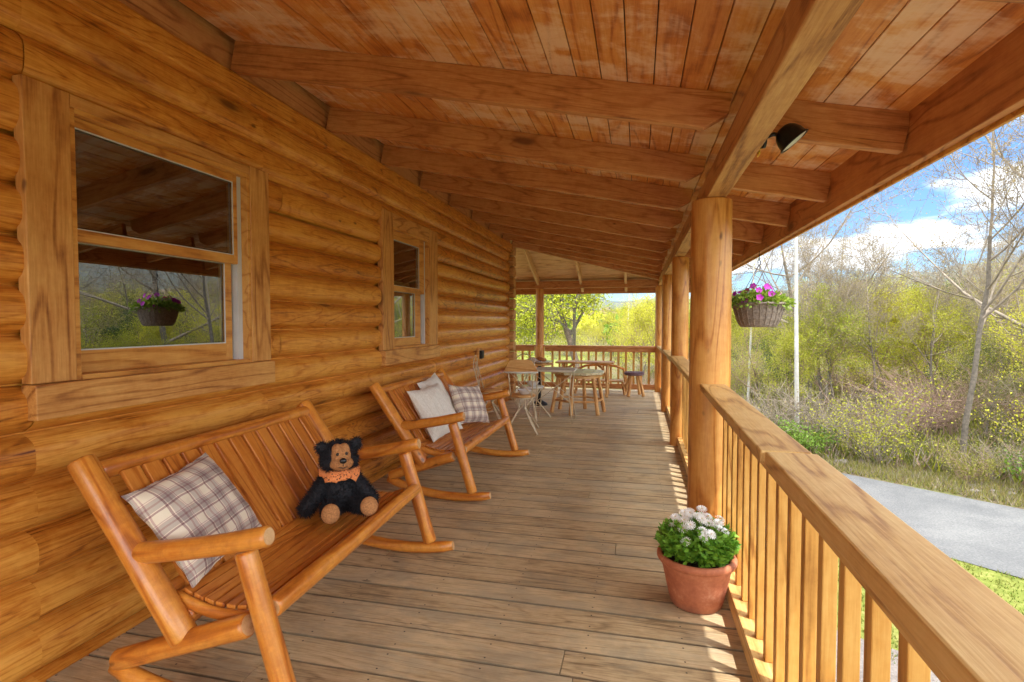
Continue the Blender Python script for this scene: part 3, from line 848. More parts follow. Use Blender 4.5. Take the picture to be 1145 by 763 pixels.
# ------------------------------------------------------------------ teddy bear
def bear():
    bx, by, bz = -1.50, 2.44, .425
    face = math.atan2(-.80, .60)     # looks towards the open side and the viewer
    t = thing('teddy_bear', 'black plush teddy bear with tan face and orange bandana sitting on the bench', 'teddy bear', (bx, by, bz), face)
    Mx = ROOTM[t.name]
    # local: +x forwards, +y its left (viewer's right), z up
    k = 1.0
    parts = [((0, 0, .095), (.075, .085, .105), None), ((-.012, 0, .165), (.06, .07, .07), None),
             ((-.005, .0, .285), (.082, .088, .08), None),
             ((-.005, .088, .338), (.018, .032, .032), None), ((-.005, -.082, .335), (.018, .030, .030), None), ((.02, .05, .262), (.05, .042, .04), None), ((.02, -.05, .262), (.05, .042, .04), None)]
    def limb(a, b, r0, r1, n=7):
        a, b = V(a), V(b)
        for i in range(n):
            u = i / (n - 1); p = a.lerp(b, u); r = r0 + (r1 - r0) * u
            parts.append((tuple(p), (r, r, r), None))
    limb((.01, .07, .17), (.055, .150, .055), .037, .036)
    limb((.01, -.07, .17), (.04, -.165, .05), .037, .038)
    limb((.03, .055, .045), (.155, .105, .052), .043, .040)
    limb((.03, -.05, .045), (.165, -.075, .05), .043, .040)
    mb = MB()
    for c, r, M in parts: mb.ell(c, r, M, 20, 12)
    o = mb.build('body', 'fur_black', t, Mx)
    md = o.modifiers.new('remesh', 'REMESH'); md.mode = 'VOXEL'; md.voxel_size = .006; md.use_smooth_shade = True
    md = o.modifiers.new('smooth', 'SMOOTH'); md.iterations = 6
    # fur: short tufts on the outside of every volume
    rr = random.Random(2)
    def inside(p, skip):
        for i, (c, r, _) in enumerate(parts):
            if i == skip: continue
            d = V(((p.x - c[0]) / r[0], (p.y - c[1]) / r[1], (p.z - c[2]) / r[2]))
            if d.length < .96: return True
        return False

    def tuft(lst, p, nr, L, w):
        g = (nr + V((rr.uniform(-.6, .6), rr.uniform(-.6, .6), rr.uniform(-.9, .3)))).normalized()
        sd = g.cross(V((rr.random() - .5, rr.random() - .5, rr.random() - .5))).normalized() * w
        b = len(lst[0]); lst[0].extend([p - sd, p + sd, p + g * L]); lst[1].append((b, b + 1, b + 2))
    body = ([], []); 
    for i, (c, r, _) in enumerate(parts):
        area = (r[0] * r[1] + r[1] * r[2] + r[0] * r[2])
        for _ in range(int(area * 150000)):
            d = V((rr.gauss(0, 1), rr.gauss(0, 1), rr.gauss(0, 1))).normalized()
            p = V((c[0] + d.x * r[0], c[1] + d.y * r[1], c[2] + d.z * r[2]))
            if inside(p, i): continue
            # face stays clear for the tan mask
            if i == 2 and d.x > .45 and abs(d.y) < .55 and d.z < .55: continue
            if p.x > .17 and p.z < .1: continue
            nr = V((d.x / r[0], d.y / r[1], d.z / r[2])).normalized()
            tuft(body, p - nr * .002, nr, rr.uniform(.010, .026), .0017)
    mesh_obj('fur', body[0], body[1], 'fur_black', t, Mx)
    # tan face
    mb = MB(); mb.ell((.042, 0, .292), (.045, .054, .060), None, 24, 16); mb.ell((.066, 0, .262), (.040, .058, .034), None, 24, 16)
    mb.ell((.045, .018, .325), (.03, .028, .035)); mb.ell((.045, -.018, .325), (.03, .028, .035))
    fo = mb.build('face', 'fur_tan', t, Mx)
    md = fo.modifiers.new('remesh', 'REMESH'); md.mode = 'VOXEL'; md.voxel_size = .004; md.use_smooth_shade = True
    md = fo.modifiers.new('smooth', 'SMOOTH'); md.iterations = 8
    tan = ([], [])
    for c, r, cnt in (((.042, 0, .292), (.045, .054, .060), 1500), ((.066, 0, .262), (.040, .058, .034), 1500)):
        for _ in range(cnt):
            d = V((abs(rr.gauss(0, 1)), rr.gauss(0, 1), rr.gauss(0, 1))).normalized()
            p = V((c[0] + d.x * r[0], c[1] + d.y * r[1], c[2] + d.z * r[2])); tuft(tan, p - d * .002, d, rr.uniform(.003, .007), .0010)
    mesh_obj('face_fur', tan[0], tan[1], 'fur_tan', t, Mx)
    mb = MB(); mb.ell((.106, .0, .283), (.012, .018, .014)); mb.build('nose', 'nose_black', t, Mx)
    mb = MB(); mb.tube([(.107, 0, .272), (.107, 0, .255)], .0016, 6); mb.tube([(.100, -.022, .252), (.106, 0, .246), (.100, .022, .252)], .0018, 6); mb.build('mouth', 'nose_black', t, Mx)
    for s in (-1, 1):
        mb = MB(); mb.ell((.080, s * .022, .312), (.007, .008, .008)); mb.build('eye', 'nose_black', t, Mx)
    # soles
    for c in ((.172, .110, .056), (.183, -.078, .054)):
        mb = MB(); Mr = Matrix.Rotation(R(-12), 3, 'Y')
        mb.ell(c, (.028, .044, .047), Mr, 22, 14); mb.build('sole', 'fur_tan', t, Mx)
    # bandana: folded collar round the neck with a hanging triangle
    mb = MB(); n = 40; vs = []; fs = []
    rows = 6
    for i in range(n):
        a = 2 * PI * i / n
        fr = max(0, math.cos(a)) ** 1.0
        side = math.exp(-((abs(math.sin(a)) - .62) / .2) ** 2) * (1 if math.cos(a) > 0 else 0)
        for j in range(rows):
            u = j / (rows - 1)
            rad = .058 + .030 * math.sin(u * 1.9) + .005 * math.sin(a * 11 + j * .7) * u + .012 * side * u
            drop = u * (.006 + .038 * fr + .016 * side + .006 * math.sin(a * 13))
            vs.append((math.cos(a) * rad * 1.06 + .006, math.sin(a) * rad * 1.15, .226 - drop + .004 * math.sin(a * 7)))
    for i in range(n):
        for j in range(rows - 1):
            q = i * rows + j; r2 = ((i + 1) % n) * rows + j
            fs.append((q, r2, r2 + 1, q + 1))
    mb.add(vs, fs, True)
    o = mb.build('bandana', 'orange_cloth', t, Mx)
    md = o.modifiers.new('solid', 'SOLIDIFY'); md.thickness = .003
    return t
tb = bear()
tb.rotation_euler.z += R(6)

# ------------------------------------------------------------------ potted daisies
def leaf_quads(lst, p, d, L, w, rr, mi=0, curl=.25):
    """a kite shaped leaf of two triangles pairs from p along d"""
    d = d.normalized(); s = d.cross(V((rr.uniform(-1, 1), rr.uniform(-1, 1), rr.uniform(-.3, 1)))).normalized(); nrm = s.cross(d)
    b = len(lst[0])
    lst[0].extend([p, p + d * L * .45 + s * w - nrm * L * .06, p + d * L - nrm * L * curl, p + d * L * .45 - s * w - nrm * L * .06])
    lst[1].append((b, b + 1, b + 2, b + 3)); lst[2].append(mi)
def potted():
    c = V((.292, 2.75, 0))
    t = thing('flower_pot', 'terracotta pot of white daisies standing on the deck by the railing', 'flower pot', c)
    mb = MB()
    prof = [(.0, .003), (.118, .003), (.124, .010), (.128, .03), (.131, .034), (.131, .046), (.134, .05), (.150, .125), (.163, .185), (.166, .190), (.166, .205), (.168, .212), (.184, .218), (.190, .228), (.190, .240), (.184, .251), (.174, .254), (.164, .249), (.158, .235), (.15, .20)]
    mb.lathe(prof, 56, (0, 0, 0)); mb.build('pot', 'terracotta', t, Matrix.Translation(c))
    mb = MB(); mb.lathe([(.157, .222), (.08, .232), (0.001, .236)], 32, (0, 0, 0)); mb.build('soil', 'soil', t, Matrix.Translation(c))
    rr = random.Random(4); L = ([], [], [])
    for i in range(760):
        a = rr.uniform(0, 2 * PI); r = .13 * math.sqrt(rr.random())
        base = V((r * math.cos(a), r * math.sin(a), .235))
        hh = (1 - (r / .15) ** 2) * .15 + .045
        out = V((math.cos(a) * (.25 + r * 5), math.sin(a) * (.25 + r * 5), 1.1)).normalized()
        for q in range(4):
            p = base + out * hh * rr.uniform(.15, 1)
            d = (V((math.cos(a), math.sin(a), 0)) * rr.uniform(-.2, 1) + V((rr.uniform(-1, 1), rr.uniform(-1, 1), rr.uniform(-.1, 1.1)))).normalized()
            leaf_quads(L, p, d, rr.uniform(.022, .045), rr.uniform(.006, .012), rr)
    mesh_obj('foliage', L[0], L[1], 'leaf_daisy', t, Matrix.Translation(c))
    heads = []
    tries = 0
    while len(heads) < 34 and tries < 3000:
        tries += 1
        a = rr.uniform(0, 2 * PI); r = .135 * math.sqrt(rr.random())
        p = V((r * math.cos(a) + .0, r * math.sin(a) + .0, .435 + rr.uniform(-.02, .04) - (r / .15) ** 2 * .085))
        if all((p - q).length > .036 for q in heads): heads.append(p)
    for p in heads:
        nrm = (V((p.x * 2.5, p.y * 2.5 - .25, .75)) + V((rr.uniform(-.2, .2), rr.uniform(-.2, .2), 0))).normalized()
        q = nrm.to_track_quat('Z', 'Y').to_matrix()
        mb = MB()
        mb.tube([V((p.x * .5, p.y * .5, .25)), p * .98 + V((0, 0, -.004))], .0013, 5, mi=2)
        for ring, (r1, z1, n) in enumerate(((.026, 0.0, 15), (.020, .004, 13), (.013, .008, 11))):
            for k in range(n):
                an = 2 * PI * (k + ring * .5) / n; wd = 3.8 / n
                pts = [(0.002, 0), (r1 * .6, wd * .55), (r1, wd * .35), (r1 * 1.06, 0), (r1, -wd * .35), (r1 * .6, -wd * .55)]
                vs = [p + q @ V((rad * math.cos(an + (da if rad > .003 else 0)), rad * math.sin(an + (da if rad > .003 else 0)), z1 + .25 * rad * (.3 + ring * .6))) for rad, da in pts]
                mb.add(vs, [tuple(range(6))], False, 0)
        mb.ell(p + nrm * .005, (.0045, .0045, .003), None, 8, 6, 1)
        mb.build('daisy', ['petal_white', 'flower_centre', 'leaf_daisy'], t, Matrix.Translation(c))
    return t
potted()

# ------------------------------------------------------------------ hanging basket
def basket():
    c = V((1.085, 5.33, 1.355))
    t = thing('hanging_basket', 'dark wicker basket of purple petunias hanging from the porch eave', 'hanging basket', c)
    M = Matrix.Translation(c)
    mb = MB(); n = 96; rows = 22
    prof = []
    for j in range(rows + 1):
        u = j / rows; z = u * .215; r = .140 + (.222 - .140) * (u ** .6)
        prof.append((r, z))
    def wv(r, z, a, i):
        return r + .0055 * math.cos(a * 24 + (PI if i % 2 else 0)) + .002 * math.sin(i * 7.3)
    mb.lathe(prof, n, fn=wv)
    mb.lathe([(.0, .002), (.142, .0)], 32)
    for k in range(24):
        a = 2 * PI * (k + .5) / 24
        mb.tube([(math.cos(a) * (r + .004), math.sin(a) * (r + .004), z) for r, z in prof[::3]], .0035, 5)
    mb.build('basket', 'dark_wicker', t, M)
    mb = MB()
    for s in (0, PI / 1):
        mb.tube([(math.cos(2 * PI * k / 48) * .232, math.sin(2 * PI * k / 48) * .232, .215 + .008 * math.sin(k * 2 + s)) for k in range(49)], .0075, 6, False)
    mb.build('rim', 'dark_wicker', t, M)
    mb = MB(); mb.lathe([(.22, .195), (.001, .205)], 24); mb.build('soil', 'soil', t, M)
    top = V((0, 0, .58))
    mb = MB()
    for k in range(4):
        a = PI / 4 + k * PI / 2
        mb.tube([(.226 * math.cos(a), .226 * math.sin(a), .22), top], .0028, 5)
    mb.build('hanger', 'rope', t, M)
    mb = MB()
    mb.tube([top + V((0, .0, -.012)), top + V((.013, 0, .005)), top + V((.013, 0, .03)), top + V((0, 0, .042)), top + V((-.011, 0, .03)), top + V((-.008, 0, .012))], .0042, 8)
    mb.tube([top + V((0, 0, .042)), top + V((0, 0, .085))], .004, 8)
    mb.ell(top + V((0, 0, .05)), (.008, .008, .008))
    mb.tube([top + V((0, 0, .085)), top + V((0, 0, .125))], .0028, 6)
    mb.build('hook', 'black_metal', t, M)
    rr = random.Random(9); L = ([], [], [])
    for i in range(1100):
        a = rr.uniform(0, 2 * PI); r = .225 * math.sqrt(rr.random())
        p = V((r * math.cos(a), r * math.sin(a), .205 + rr.uniform(0, .15) * (1.25 - r / .25)))
        d = V((math.cos(a) * rr.uniform(.1, 1), math.sin(a) * rr.uniform(.1, 1), rr.uniform(-.3, 1)))
        leaf_quads(L, p, d, rr.uniform(.028, .055), rr.uniform(.01, .018), rr)
    for i in range(200):
        a = rr.uniform(0, 2 * PI); r = rr.uniform(.22, .275)
        p = V((r * math.cos(a), r * math.sin(a), .22 - rr.uniform(-.06, .06) * (r - .2) * 12))
        leaf_quads(L, p, V((math.cos(a), math.sin(a), rr.uniform(-.9, .5))), rr.uniform(.03, .05), rr.uniform(.01, .016), rr)
    mesh_obj('foliage', L[0], L[1], 'leaf_lime_basket' if 'leaf_lime_basket' in MATS else 'leaf_green', t, M)
    pos = []
    while len(pos) < 22:
        a = rr.uniform(0, 2 * PI); r = rr.uniform(.06, .262)
        p = V((r * math.cos(a), r * math.sin(a), .335 + rr.uniform(-.04, .05) - (r / .26) ** 3 * .09))
        if all((p - q).length > .045 for q in pos): pos.append(p)
    for i, p in enumerate(pos):
        nrm = (V((p.x * 3, p.y * 3 - .35, .35)) + V((rr.uniform(-.3, .3), rr.uniform(-.3, .3), 0))).normalized()
        q = nrm.to_track_quat('Z', 'Y').to_matrix(); mb = MB(); n = 20
        vs = [p - nrm * .014]; 
        for k in range(n):
            an = 2 * PI * k / n; rad = .030 * (1 + .13 * math.cos(an * 5)); vs.append(p + q @ V((rad * math.cos(an), rad * math.sin(an), .004 * math.sin(an * 10))))
        mb.add(vs, [(0, 1 + k, 1 + (k + 1) % n) for k in range(n)], True)
        mb.tube([p - nrm * .05, p - nrm * .012], .0025, 5, mi=1)
        mb.build('petunia', ['petal_pink' if i % 7 == 3 else 'petal_purple', 'leaf_green'], t, M)
leafmat('leaf_lime_basket', (.09, .17, .015), (.34, .42, .05), .45, .1)
basket()

# ------------------------------------------------------------------ floodlight
def lamp():
    c = V((.502, 2.43, 2.155))
    t = thing('floodlight', 'black dome floodlight on a short arm fixed to the porch beam', 'lamp', c)
    mb = MB(); mb.tube([(BX1, 2.44, 2.165), (BX1 + .014, 2.44, 2.165)], .034, 20); mb.build('mounting_plate', 'black_metal', t)
    mb = MB(); mb.tube([(BX1 + .012, 2.44, 2.175), (BX1 + .045, 2.44, 2.186), (BX1 + .075, 2.44, 2.178), (BX1 + .088, 2.44, 2.160)], .0085, 10)
    mb.ell((BX1 + .075, 2.44, 2.172), (.015, .015, .015)); mb.build('arm', 'black_metal', t)
    ax = V((.62, -.06, -.76)).normalized(); q = ax.to_track_quat('Z', 'Y').to_matrix().to_4x4(); q = q @ Matrix.Scale(.86, 4); q.translation = V((BX1 + .100, 2.425, 2.170))
    mb = MB(); mb.lathe([(.0, -.052), (.022, -.051), (.040, -.042), (.055, -.022), (.064, .004), (.067, .028), (.074, .034), (.074, .040), (.066, .040)], 32)
    mb.v = [q @ v for v in mb.v]; mb.build('head', 'black_metal', t)
    mb = MB(); mb.lathe([(.065, .037), (.04, .043), (.0005, .046)], 28); mb.v = [q @ v for v in mb.v]; mb.build('lens', 'lamp_glass', t)
    mb = MB(); mb.box(BX1 + .001, BX1 + .003, 2.43, 2.48, 2.125 + .012, 2.165); 
    mb.box(BX1 + .003, BX1 + .006, 2.50, 2.545, 2.125, 2.165); mb.build('tag', 'yellow_tag', t)
lamp()

# ------------------------------------------------------------------ furniture at the far end
def stool():
    c = V((-.065, 10.36, 0))
    t = thing('stool', 'round log stool with purple seat near the far railing', 'stool', c)
    mb = MB(); mb.lathe([(0, .395), (.17, .395), (.185, .405), (.187, .44), (.175, .455), (0.001, .46)], 32, c); mb.build('seat', 'purple_seat', t)
    for k in range(4):
        a = PI / 4 + k * PI / 2 + .25
        log('leg', (c.x + .10 * math.cos(a), c.y + .10 * math.sin(a), .40), (c.x + .205 * math.cos(a), c.y + .205 * math.sin(a), 0), .027, .031, FURN, t, 5, 12)
stool()
def round_table():
    c = V((-.90, 8.25, 0)); zt = .645
    t = thing('round_table', 'low octagonal wooden table with slatted top and splayed legs', 'table', c)
    mb = MB(); n = 5
    for i in range(n):
        x0 = -.36 + i * .72 / n + .003; x1 = -.36 + (i + 1) * .72 / n - .003
        def yl(x): return min(.36, .36 + .15 - abs(x)) if abs(x) > .15 else .36
        pts = [(x0, yl(x0)), (x1, yl(x1)), (x1, -yl(x1)), (x0, -yl(x0))]
        if x0 < -.15 < x1: pts = [(x0, yl(x0)), (-.15, .36), (x1, .36), (x1, -.36), (-.15, -.36), (x0, -yl(x0))]
        if x0 < .15 < x1: pts = [(x0, .36), (.15, .36), (x1, yl(x1)), (x1, -yl(x1)), (.15, -.36), (x0, -.36)]
        m = len(pts); vs = [(x, y, zt) for x, y in pts] + [(x, y, zt - .035) for x, y in pts]
        mb.add([V(v) + c for v in vs], [tuple(range(m))[::-1], tuple(range(m, 2 * m))] + [(k, (k + 1) % m, (k + 1) % m + m, k + m) for k in range(m)])
    mb.v = [c + V(((v - c).x * 1.1, (v - c).y * 1.1, (v - c).z)) for v in mb.v]
    mb.build('tabletop', 'slat_top', t, bevel=.004)
    mb = MB(); mb.lathe([(.365, zt - .09), (.372, zt - .037), (.35, zt - .037), (.345, zt - .09), (.365, zt - .09)], 8, c); mb.build('apron', FURN, t)
    feet = []
    for k in range(6):
        a = k * PI / 3 + .35
        f = V((c.x + .42 * math.cos(a), c.y + .36 * math.sin(a), 0)); tp = V((c.x + .31 * math.cos(a), c.y + .28 * math.sin(a), zt - .04))
        log('leg', tp, f, .027, .031, FURN, t, 6, 12, .08); feet.append(f.lerp(tp, .33))
    for k in range(6): log('stretcher', feet[k], feet[(k + 1) % 6], .016, .016, FURN, t, 5, 10)
round_table()
def trestle():
    c = V((-.98, 10.2, 0)); zt = .655
    t = thing('trestle_table', 'narrow wooden trestle table in front of the far railing', 'table', c)
    mb = MB(); mb.box(c.x - .55, c.x + .55, c.y - .22, c.y + .22, zt - .035, zt); mb.build('tabletop', FURN, t, bevel=.012)
    for s in (-1, 1):
        x = c.x + s * .42
        log('leg', (x, c.y - .12, zt - .035), (x, c.y - .22, .0), .024, .028, FURN, t, 6, 12)
        log('leg', (x, c.y + .12, zt - .035), (x, c.y + .22, .0), .024, .028, FURN, t, 6, 12)
        mb = MB(); mb.tube([(x, c.y, .22), (x - s * .03, c.y, .40), (x - s * .10, c.y, .53), (x - s * .22, c.y, zt - .04)], [.03, .028, .026, .024], 10); mb.build('brace', FURN, t)
        log('foot_rail', (x, c.y - .19, .16), (x, c.y + .19, .16), .02, .02, FURN, t, 4, 10)
    log('stretcher', (c.x - .42, c.y, .17), (c.x + .42, c.y, .17), .022, .022, FURN, t, 6, 10)
trestle()
def log_bench():
    c = V((-.72, 10.72, 0))
    t = thing('log_bench', 'small log bench with arched back rail behind the trestle table', 'bench', c)
    mb = MB(); mb.tube([(c.x - .42, c.y, .48), (c.x - .3, c.y, .53), (c.x, c.y, .56), (c.x + .3, c.y, .53), (c.x + .46, c.y, .47)], .024, 10); mb.build('back_rail', BENCH, t)
    for i in range(2):
        yy = c.y - .30 + i * .15; mb = MB(); mb.box(c.x - .44, c.x + .44, yy, yy + .14, .24, .27); mb.build('seat_board', FURN, t, bevel=.006)
    for s in (-1, 1):
        log('back_leg', (c.x + s * .45, c.y + .02, .49), (c.x + s * .50, c.y + .06, 0), .024, .026, FURN, t, 5, 10)
        log('front_leg', (c.x + s * .43, c.y - .27, .25), (c.x + s * .48, c.y - .31, 0), .024, .026, FURN, t, 5, 10)
        log('side_rail', (c.x + s * .46, c.y - .29, .2), (c.x + s * .47, c.y + .03, .2), .018, .018, FURN, t, 4, 10)
log_bench()

def wire_chair(name_label, c, rz, back, seatmat='furniture_wood'):
    c = V(c)
    t = thing('wire_chair', name_label, 'chair', c, rz, 'cream wire garden chairs')
    M = ROOTM[t.name]
    mb = MB(); mb.lathe([(0.001, .455), (.17, .455), (.178, .463), (.176, .475), (.165, .48), (.001, .482)], 32); mb.build('seat', seatmat, t, M)
    ring = [(.165 * math.cos(2 * PI * k / 32), .165 * math.sin(2 * PI * k / 32), .447) for k in range(33)]
    mb = MB(); mb.tube(ring, .006, 6, False); mb.build('seat_ring', 'wire_cream', t, M)
    for k in range(4):
        a = PI / 4 + k * PI / 2; ca, sa = math.cos(a), math.sin(a)
        mb = MB()
        for s in (-1, 1):   # hairpin leg of two rods
            b = a + s * .45
            mb.tube([(.15 * math.cos(b), .15 * math.sin(b), .45), (.055 * ca, .055 * sa, .30), (.19 * ca + .012 * s * sa, .19 * sa - .012 * s * ca, .13), (.29 * ca, .29 * sa, .008)], .0095, 6)
        mb.build('leg', 'wire_cream', t, M)
    mb = MB(); mb.tube([(.125 * math.cos(2 * PI * k / 24), .125 * math.sin(2 * PI * k / 24), .19) for k in range(25)], .0045, 6, False); mb.build('leg_ring', 'wire_cream', t, M)
    # back on the local -y side
    yb = -.155
    if back == 'panel':
        mb = MB()
        for s in (-1, 1): mb.tube([(s * .13, -.11, .46), (s * .145, yb - .01, .62), (s * .16, yb - .035, .80)], .0085, 6)
        mb.tube([(-.135, -.13, .49), (.0, yb - .012, .64), (.155, yb - .03, .79)], .005, 6); mb.tube([(.135, -.13, .49), (.0, yb - .008, .64), (-.155, yb - .026, .79)], .005, 6)
        mb.build('back_wire', 'wire_cream', t, M)
        mb = MB(); pr = [(-.215, .785), (-.14, .925), (-.08, .94), (.08, .94), (.14, .925), (.215, .785)]
        n = len(pr); vs = [(x, yb - .03 - (.03 if x * x < .03 else 0), z) for x, z in pr] + [(x, yb - .05 - (.03 if x * x < .03 else 0), z) for x, z in pr]
        mb.add(vs, [tuple(range(n)), tuple(range(2 * n - 1, n - 1, -1))] + [(i, i + n, (i + 1) % n + n, (i + 1) % n) for i in range(n)]); mb.build('back_panel', FURN, t, M, bevel=.004)
        mb = MB(); mb.tube([(-.215, yb - .045, .78), (0, yb - .06, .775), (.215, yb - .045, .78)], .012, 8); mb.build('back_trim', 'white_plastic', t, M)
    else:
        mb = MB(); hp = [(-.15, -.10, .46), (-.165, yb, .66)] + [(-.165 * math.cos(a), yb - .04, .80 + .15 * math.sin(a)) for a in [PI * k / 10 for k in range(11)]] + [(.165, yb, .66), (.15, -.10, .46)]
        mb.tube(hp, .0065, 6)
        hp = [(.0 + .07 * math.cos(a), yb - .03, .74 + .12 * math.sin(a)) for a in [2 * PI * k / 20 for k in range(21)]]
        mb.tube(hp, .005, 6, False); mb.tube([(-.06, -.13, .48), (.10, yb - .03, .86)], .005, 6); mb.tube([(.06, -.13, .48), (-.10, yb - .03, .86)], .005, 6)
        mb.build('back_wire', 'wire_cream', t, M)
    return t
wire_chair('cream wire chair with broad wooden back panel nearest the rocking bench', (-1.44, 6.62, 0), R(8), 'panel')
wire_chair('cream wire chair tucked beside the grey topped table', (-1.50, 7.55, 0), R(-20), 'hoop', 'white_china')
wire_chair('cream wire chair standing close against the log wall', (-1.98, 7.0, 0), R(-82), 'hoop')
def bowl(label, c, r):
    mb = MB(); mb.lathe([(.001, .002), (r * .5, .0), (r * .62, .006), (r * .95, r * .55), (r, r * .62), (r * .93, r * .58), (r * .55, .014), (.001, .010)], 28)
    tag(mb.build('bowl', 'white_china', None, Matrix.Translation(V(c))), label, 'bowl', 'white bowls on the wire chairs')
bowl('small white bowl on the seat of the wooden backed wire chair', (-1.40, 6.60, .483), .10)
bowl('small white bowl on the chair beside the grey topped table', (-1.48, 7.53, .483), .10)
def cafe_table():
    c = V((-1.14, 7.45, 0))
    t = thing('wire_table', 'small cafe table with weathered grey top on cream wire legs', 'table', c)
    M = ROOTM[t.name]
    mb = MB()
    for i in range(4): mb.box(-.29, .29, -.24 + i * .12 + .002, -.24 + (i + 1) * .12 - .002, .715, .745)
    mb.build('tabletop', GREYW, t, M, bevel=.004)
    for sx in (-1, 1):
        for sy in (-1, 1):
            mb = MB(); mb.tube([(sx * .25, sy * .2, .715), (sx * .22, sy * .17, .4), (sx * .27, sy * .22, .005)], .008, 8); mb.build('leg', 'wire_cream', t, M)
    mb = MB(); mb.tube([(-.24, -.19, .66), (.23, -.18, .30)], .0055, 6); mb.tube([(.24, -.19, .66), (-.23, -.18, .30)], .0055, 6); mb.tube([(-.24, .19, .66), (.23, .18, .30)], .0055, 6)
    mb.build('cross_wire', 'wire_cream', t, M)
    c = V((-1.62, 8.85, 0))
    t = thing('side_table', 'small round table with dark base holding the bread platter', 'table', c); M = ROOTM[t.name]
    mb = MB(); mb.lathe([(.001, .68), (.22, .68), (.235, .69), (.235, .70), (.22, .71), (.001, .712)], 32); mb.build('tabletop', FURN, t, M)
    mb = MB(); mb.lathe([(.03, .68), (.022, .5), (.035, .35), (.022, .2), (.04, .08), (.13, .03), (.14, .0), (.001, .0)], 20); mb.build('pedestal', 'black_metal', t, M)
    t = thing('platter', 'white platter of bread with a cloth on the small round table', 'platter', (c.x, c.y, .713)); M = ROOTM[t.name]
    mb = MB(); mb.lathe([(.001, .002), (.14, .0), (.225, .03), (.23, .034), (.14, .012), (.001, .012)], 32); mb.build('dish', 'white_china', t, M)
    rr = random.Random(1)
    for k in range(5):
        mb = MB(); mb.ell((rr.uniform(-.02, .1), rr.uniform(-.06, .06), .05 + rr.uniform(0, .025)), (.055, .04, .032)); mb.build('bread', 'bread', t, M)
    mb = MB(); n = 14; vs = []
    for j in range(n):
        for i in range(n):
            u, v = i / (n - 1) - .5, j / (n - 1) - .5
            vs.append((u * .2 - .12, v * .22, .03 + .06 * (1 - 4 * v * v) * (1 - 2.5 * u * u) + .012 * math.sin(u * 17) * math.cos(v * 13)))
    mb.add(vs, [(j * n + i, j * n + i + 1, (j + 1) * n + i + 1, (j + 1) * n + i) for j in range(n - 1) for i in range(n - 1)], True)
    o = mb.build('cloth', 'cloth_white', t, M); md = o.modifiers.new('s', 'SOLIDIFY'); md.thickness = .003
cafe_table()

# ------------------------------------------------------------------ terrain
def gh(x, y):
    """height of the land"""
    r = math.hypot(x, y)
    h = GZ
    s = max(0, min(1, (r - 60) / 150))
    ang = math.degrees(math.atan2(x, y))
    k = 1 / (1 + math.exp(-(ang - 21) / 3.0))
    k2 = math.exp(-((ang + 25) / 30) ** 2)
    h += s * s * (3 - 2 * s) * (.5 + (9 + 2 * math.sin(ang * .35)) * k + 5 * k2)
    if r > 12: h += .35 * noise.noise(V((x * .08, y * .08, 0))) * min(1, (r - 12) / 10)
    return h
def terrain():
    xs = np.concatenate([np.linspace(-420, -60, 19), np.linspace(-55, 70, 101), np.linspace(80, 420, 18)])
    ys = np.concatenate([np.linspace(-300, -40, 12), np.linspace(-35, 90, 101), np.linspace(98, 420, 18)])
    vs = [(x, y, gh(x, y)) for y in ys for x in xs]; nx = len(xs)
    fs = [(j * nx + i, j * nx + i + 1, (j + 1) * nx + i + 1, (j + 1) * nx + i) for j in range(len(ys) - 1) for i in range(nx - 1)]
    mb = MB(); mb.add(vs, fs, True); tag(mb.build('ground', 'leaf_litter'), kind='structure')
terrain()
def ridge():
    vs = []; fs = []; na = 90; nr = 10
    for j in range(nr):
        u = j / (nr - 1)
        for i in range(na):
            ang = -45 + 130 * i / (na - 1); a = R(ang)
            r_ = 560 + 300 * u
            prof = 34 + 30 / (1 + math.exp(-(ang - 21) / 2.2)) + 16 * noise.noise(V((ang * .09, 2.2, 0))) + 7 * noise.noise(V((ang * .35, 5.1, 0)))
            hgt = prof * math.sin(PI * min(1, u * 1.15)) ** .8 if u * 1.15 < 1 else 0
            hgt += 5 * noise.noise(V((ang * .8, u * 4, 9))) * (0 if j in (0, nr - 1) else 1)
            vs.append((r_ * math.sin(a), r_ * math.cos(a), hgt - 4 if j else -6))
    for j in range(nr - 1):
        for i in range(na - 1): q = j * na + i; fs.append((q, q + 1, q + na + 1, q + na))
    mb = MB(); mb.add(vs, fs, True); tag(mb.build('hills', 'far_hills'), kind='structure')
groundmat('far_hills', [(.3, (.06, .075, .075)), (.5, (.10, .11, .10)), (.7, (.14, .13, .11))], .012, .09)
ridge()
def sheet(name, pts, mat, dz):
    mb = MB(); xs = [p[0] for p in pts]
    bm = bmesh.new(); f = bm.faces.new([bm.verts.new((x, y, 0)) for x, y in pts])
    bmesh.ops.triangulate(bm, faces=[f])
    bmesh.ops.subdivide_edges(bm, edges=bm.edges[:], cuts=6, use_grid_fill=True)
    for v in bm.verts: v.co.z = gh(v.co.x, v.co.y) + dz
    me = bpy.data.meshes.new(name); bm.to_mesh(me); bm.free(); me.materials.append(MATS[mat])
    o = bpy.data.objects.new(name, me); COL.objects.link(o); tag(o, kind='structure'); return o
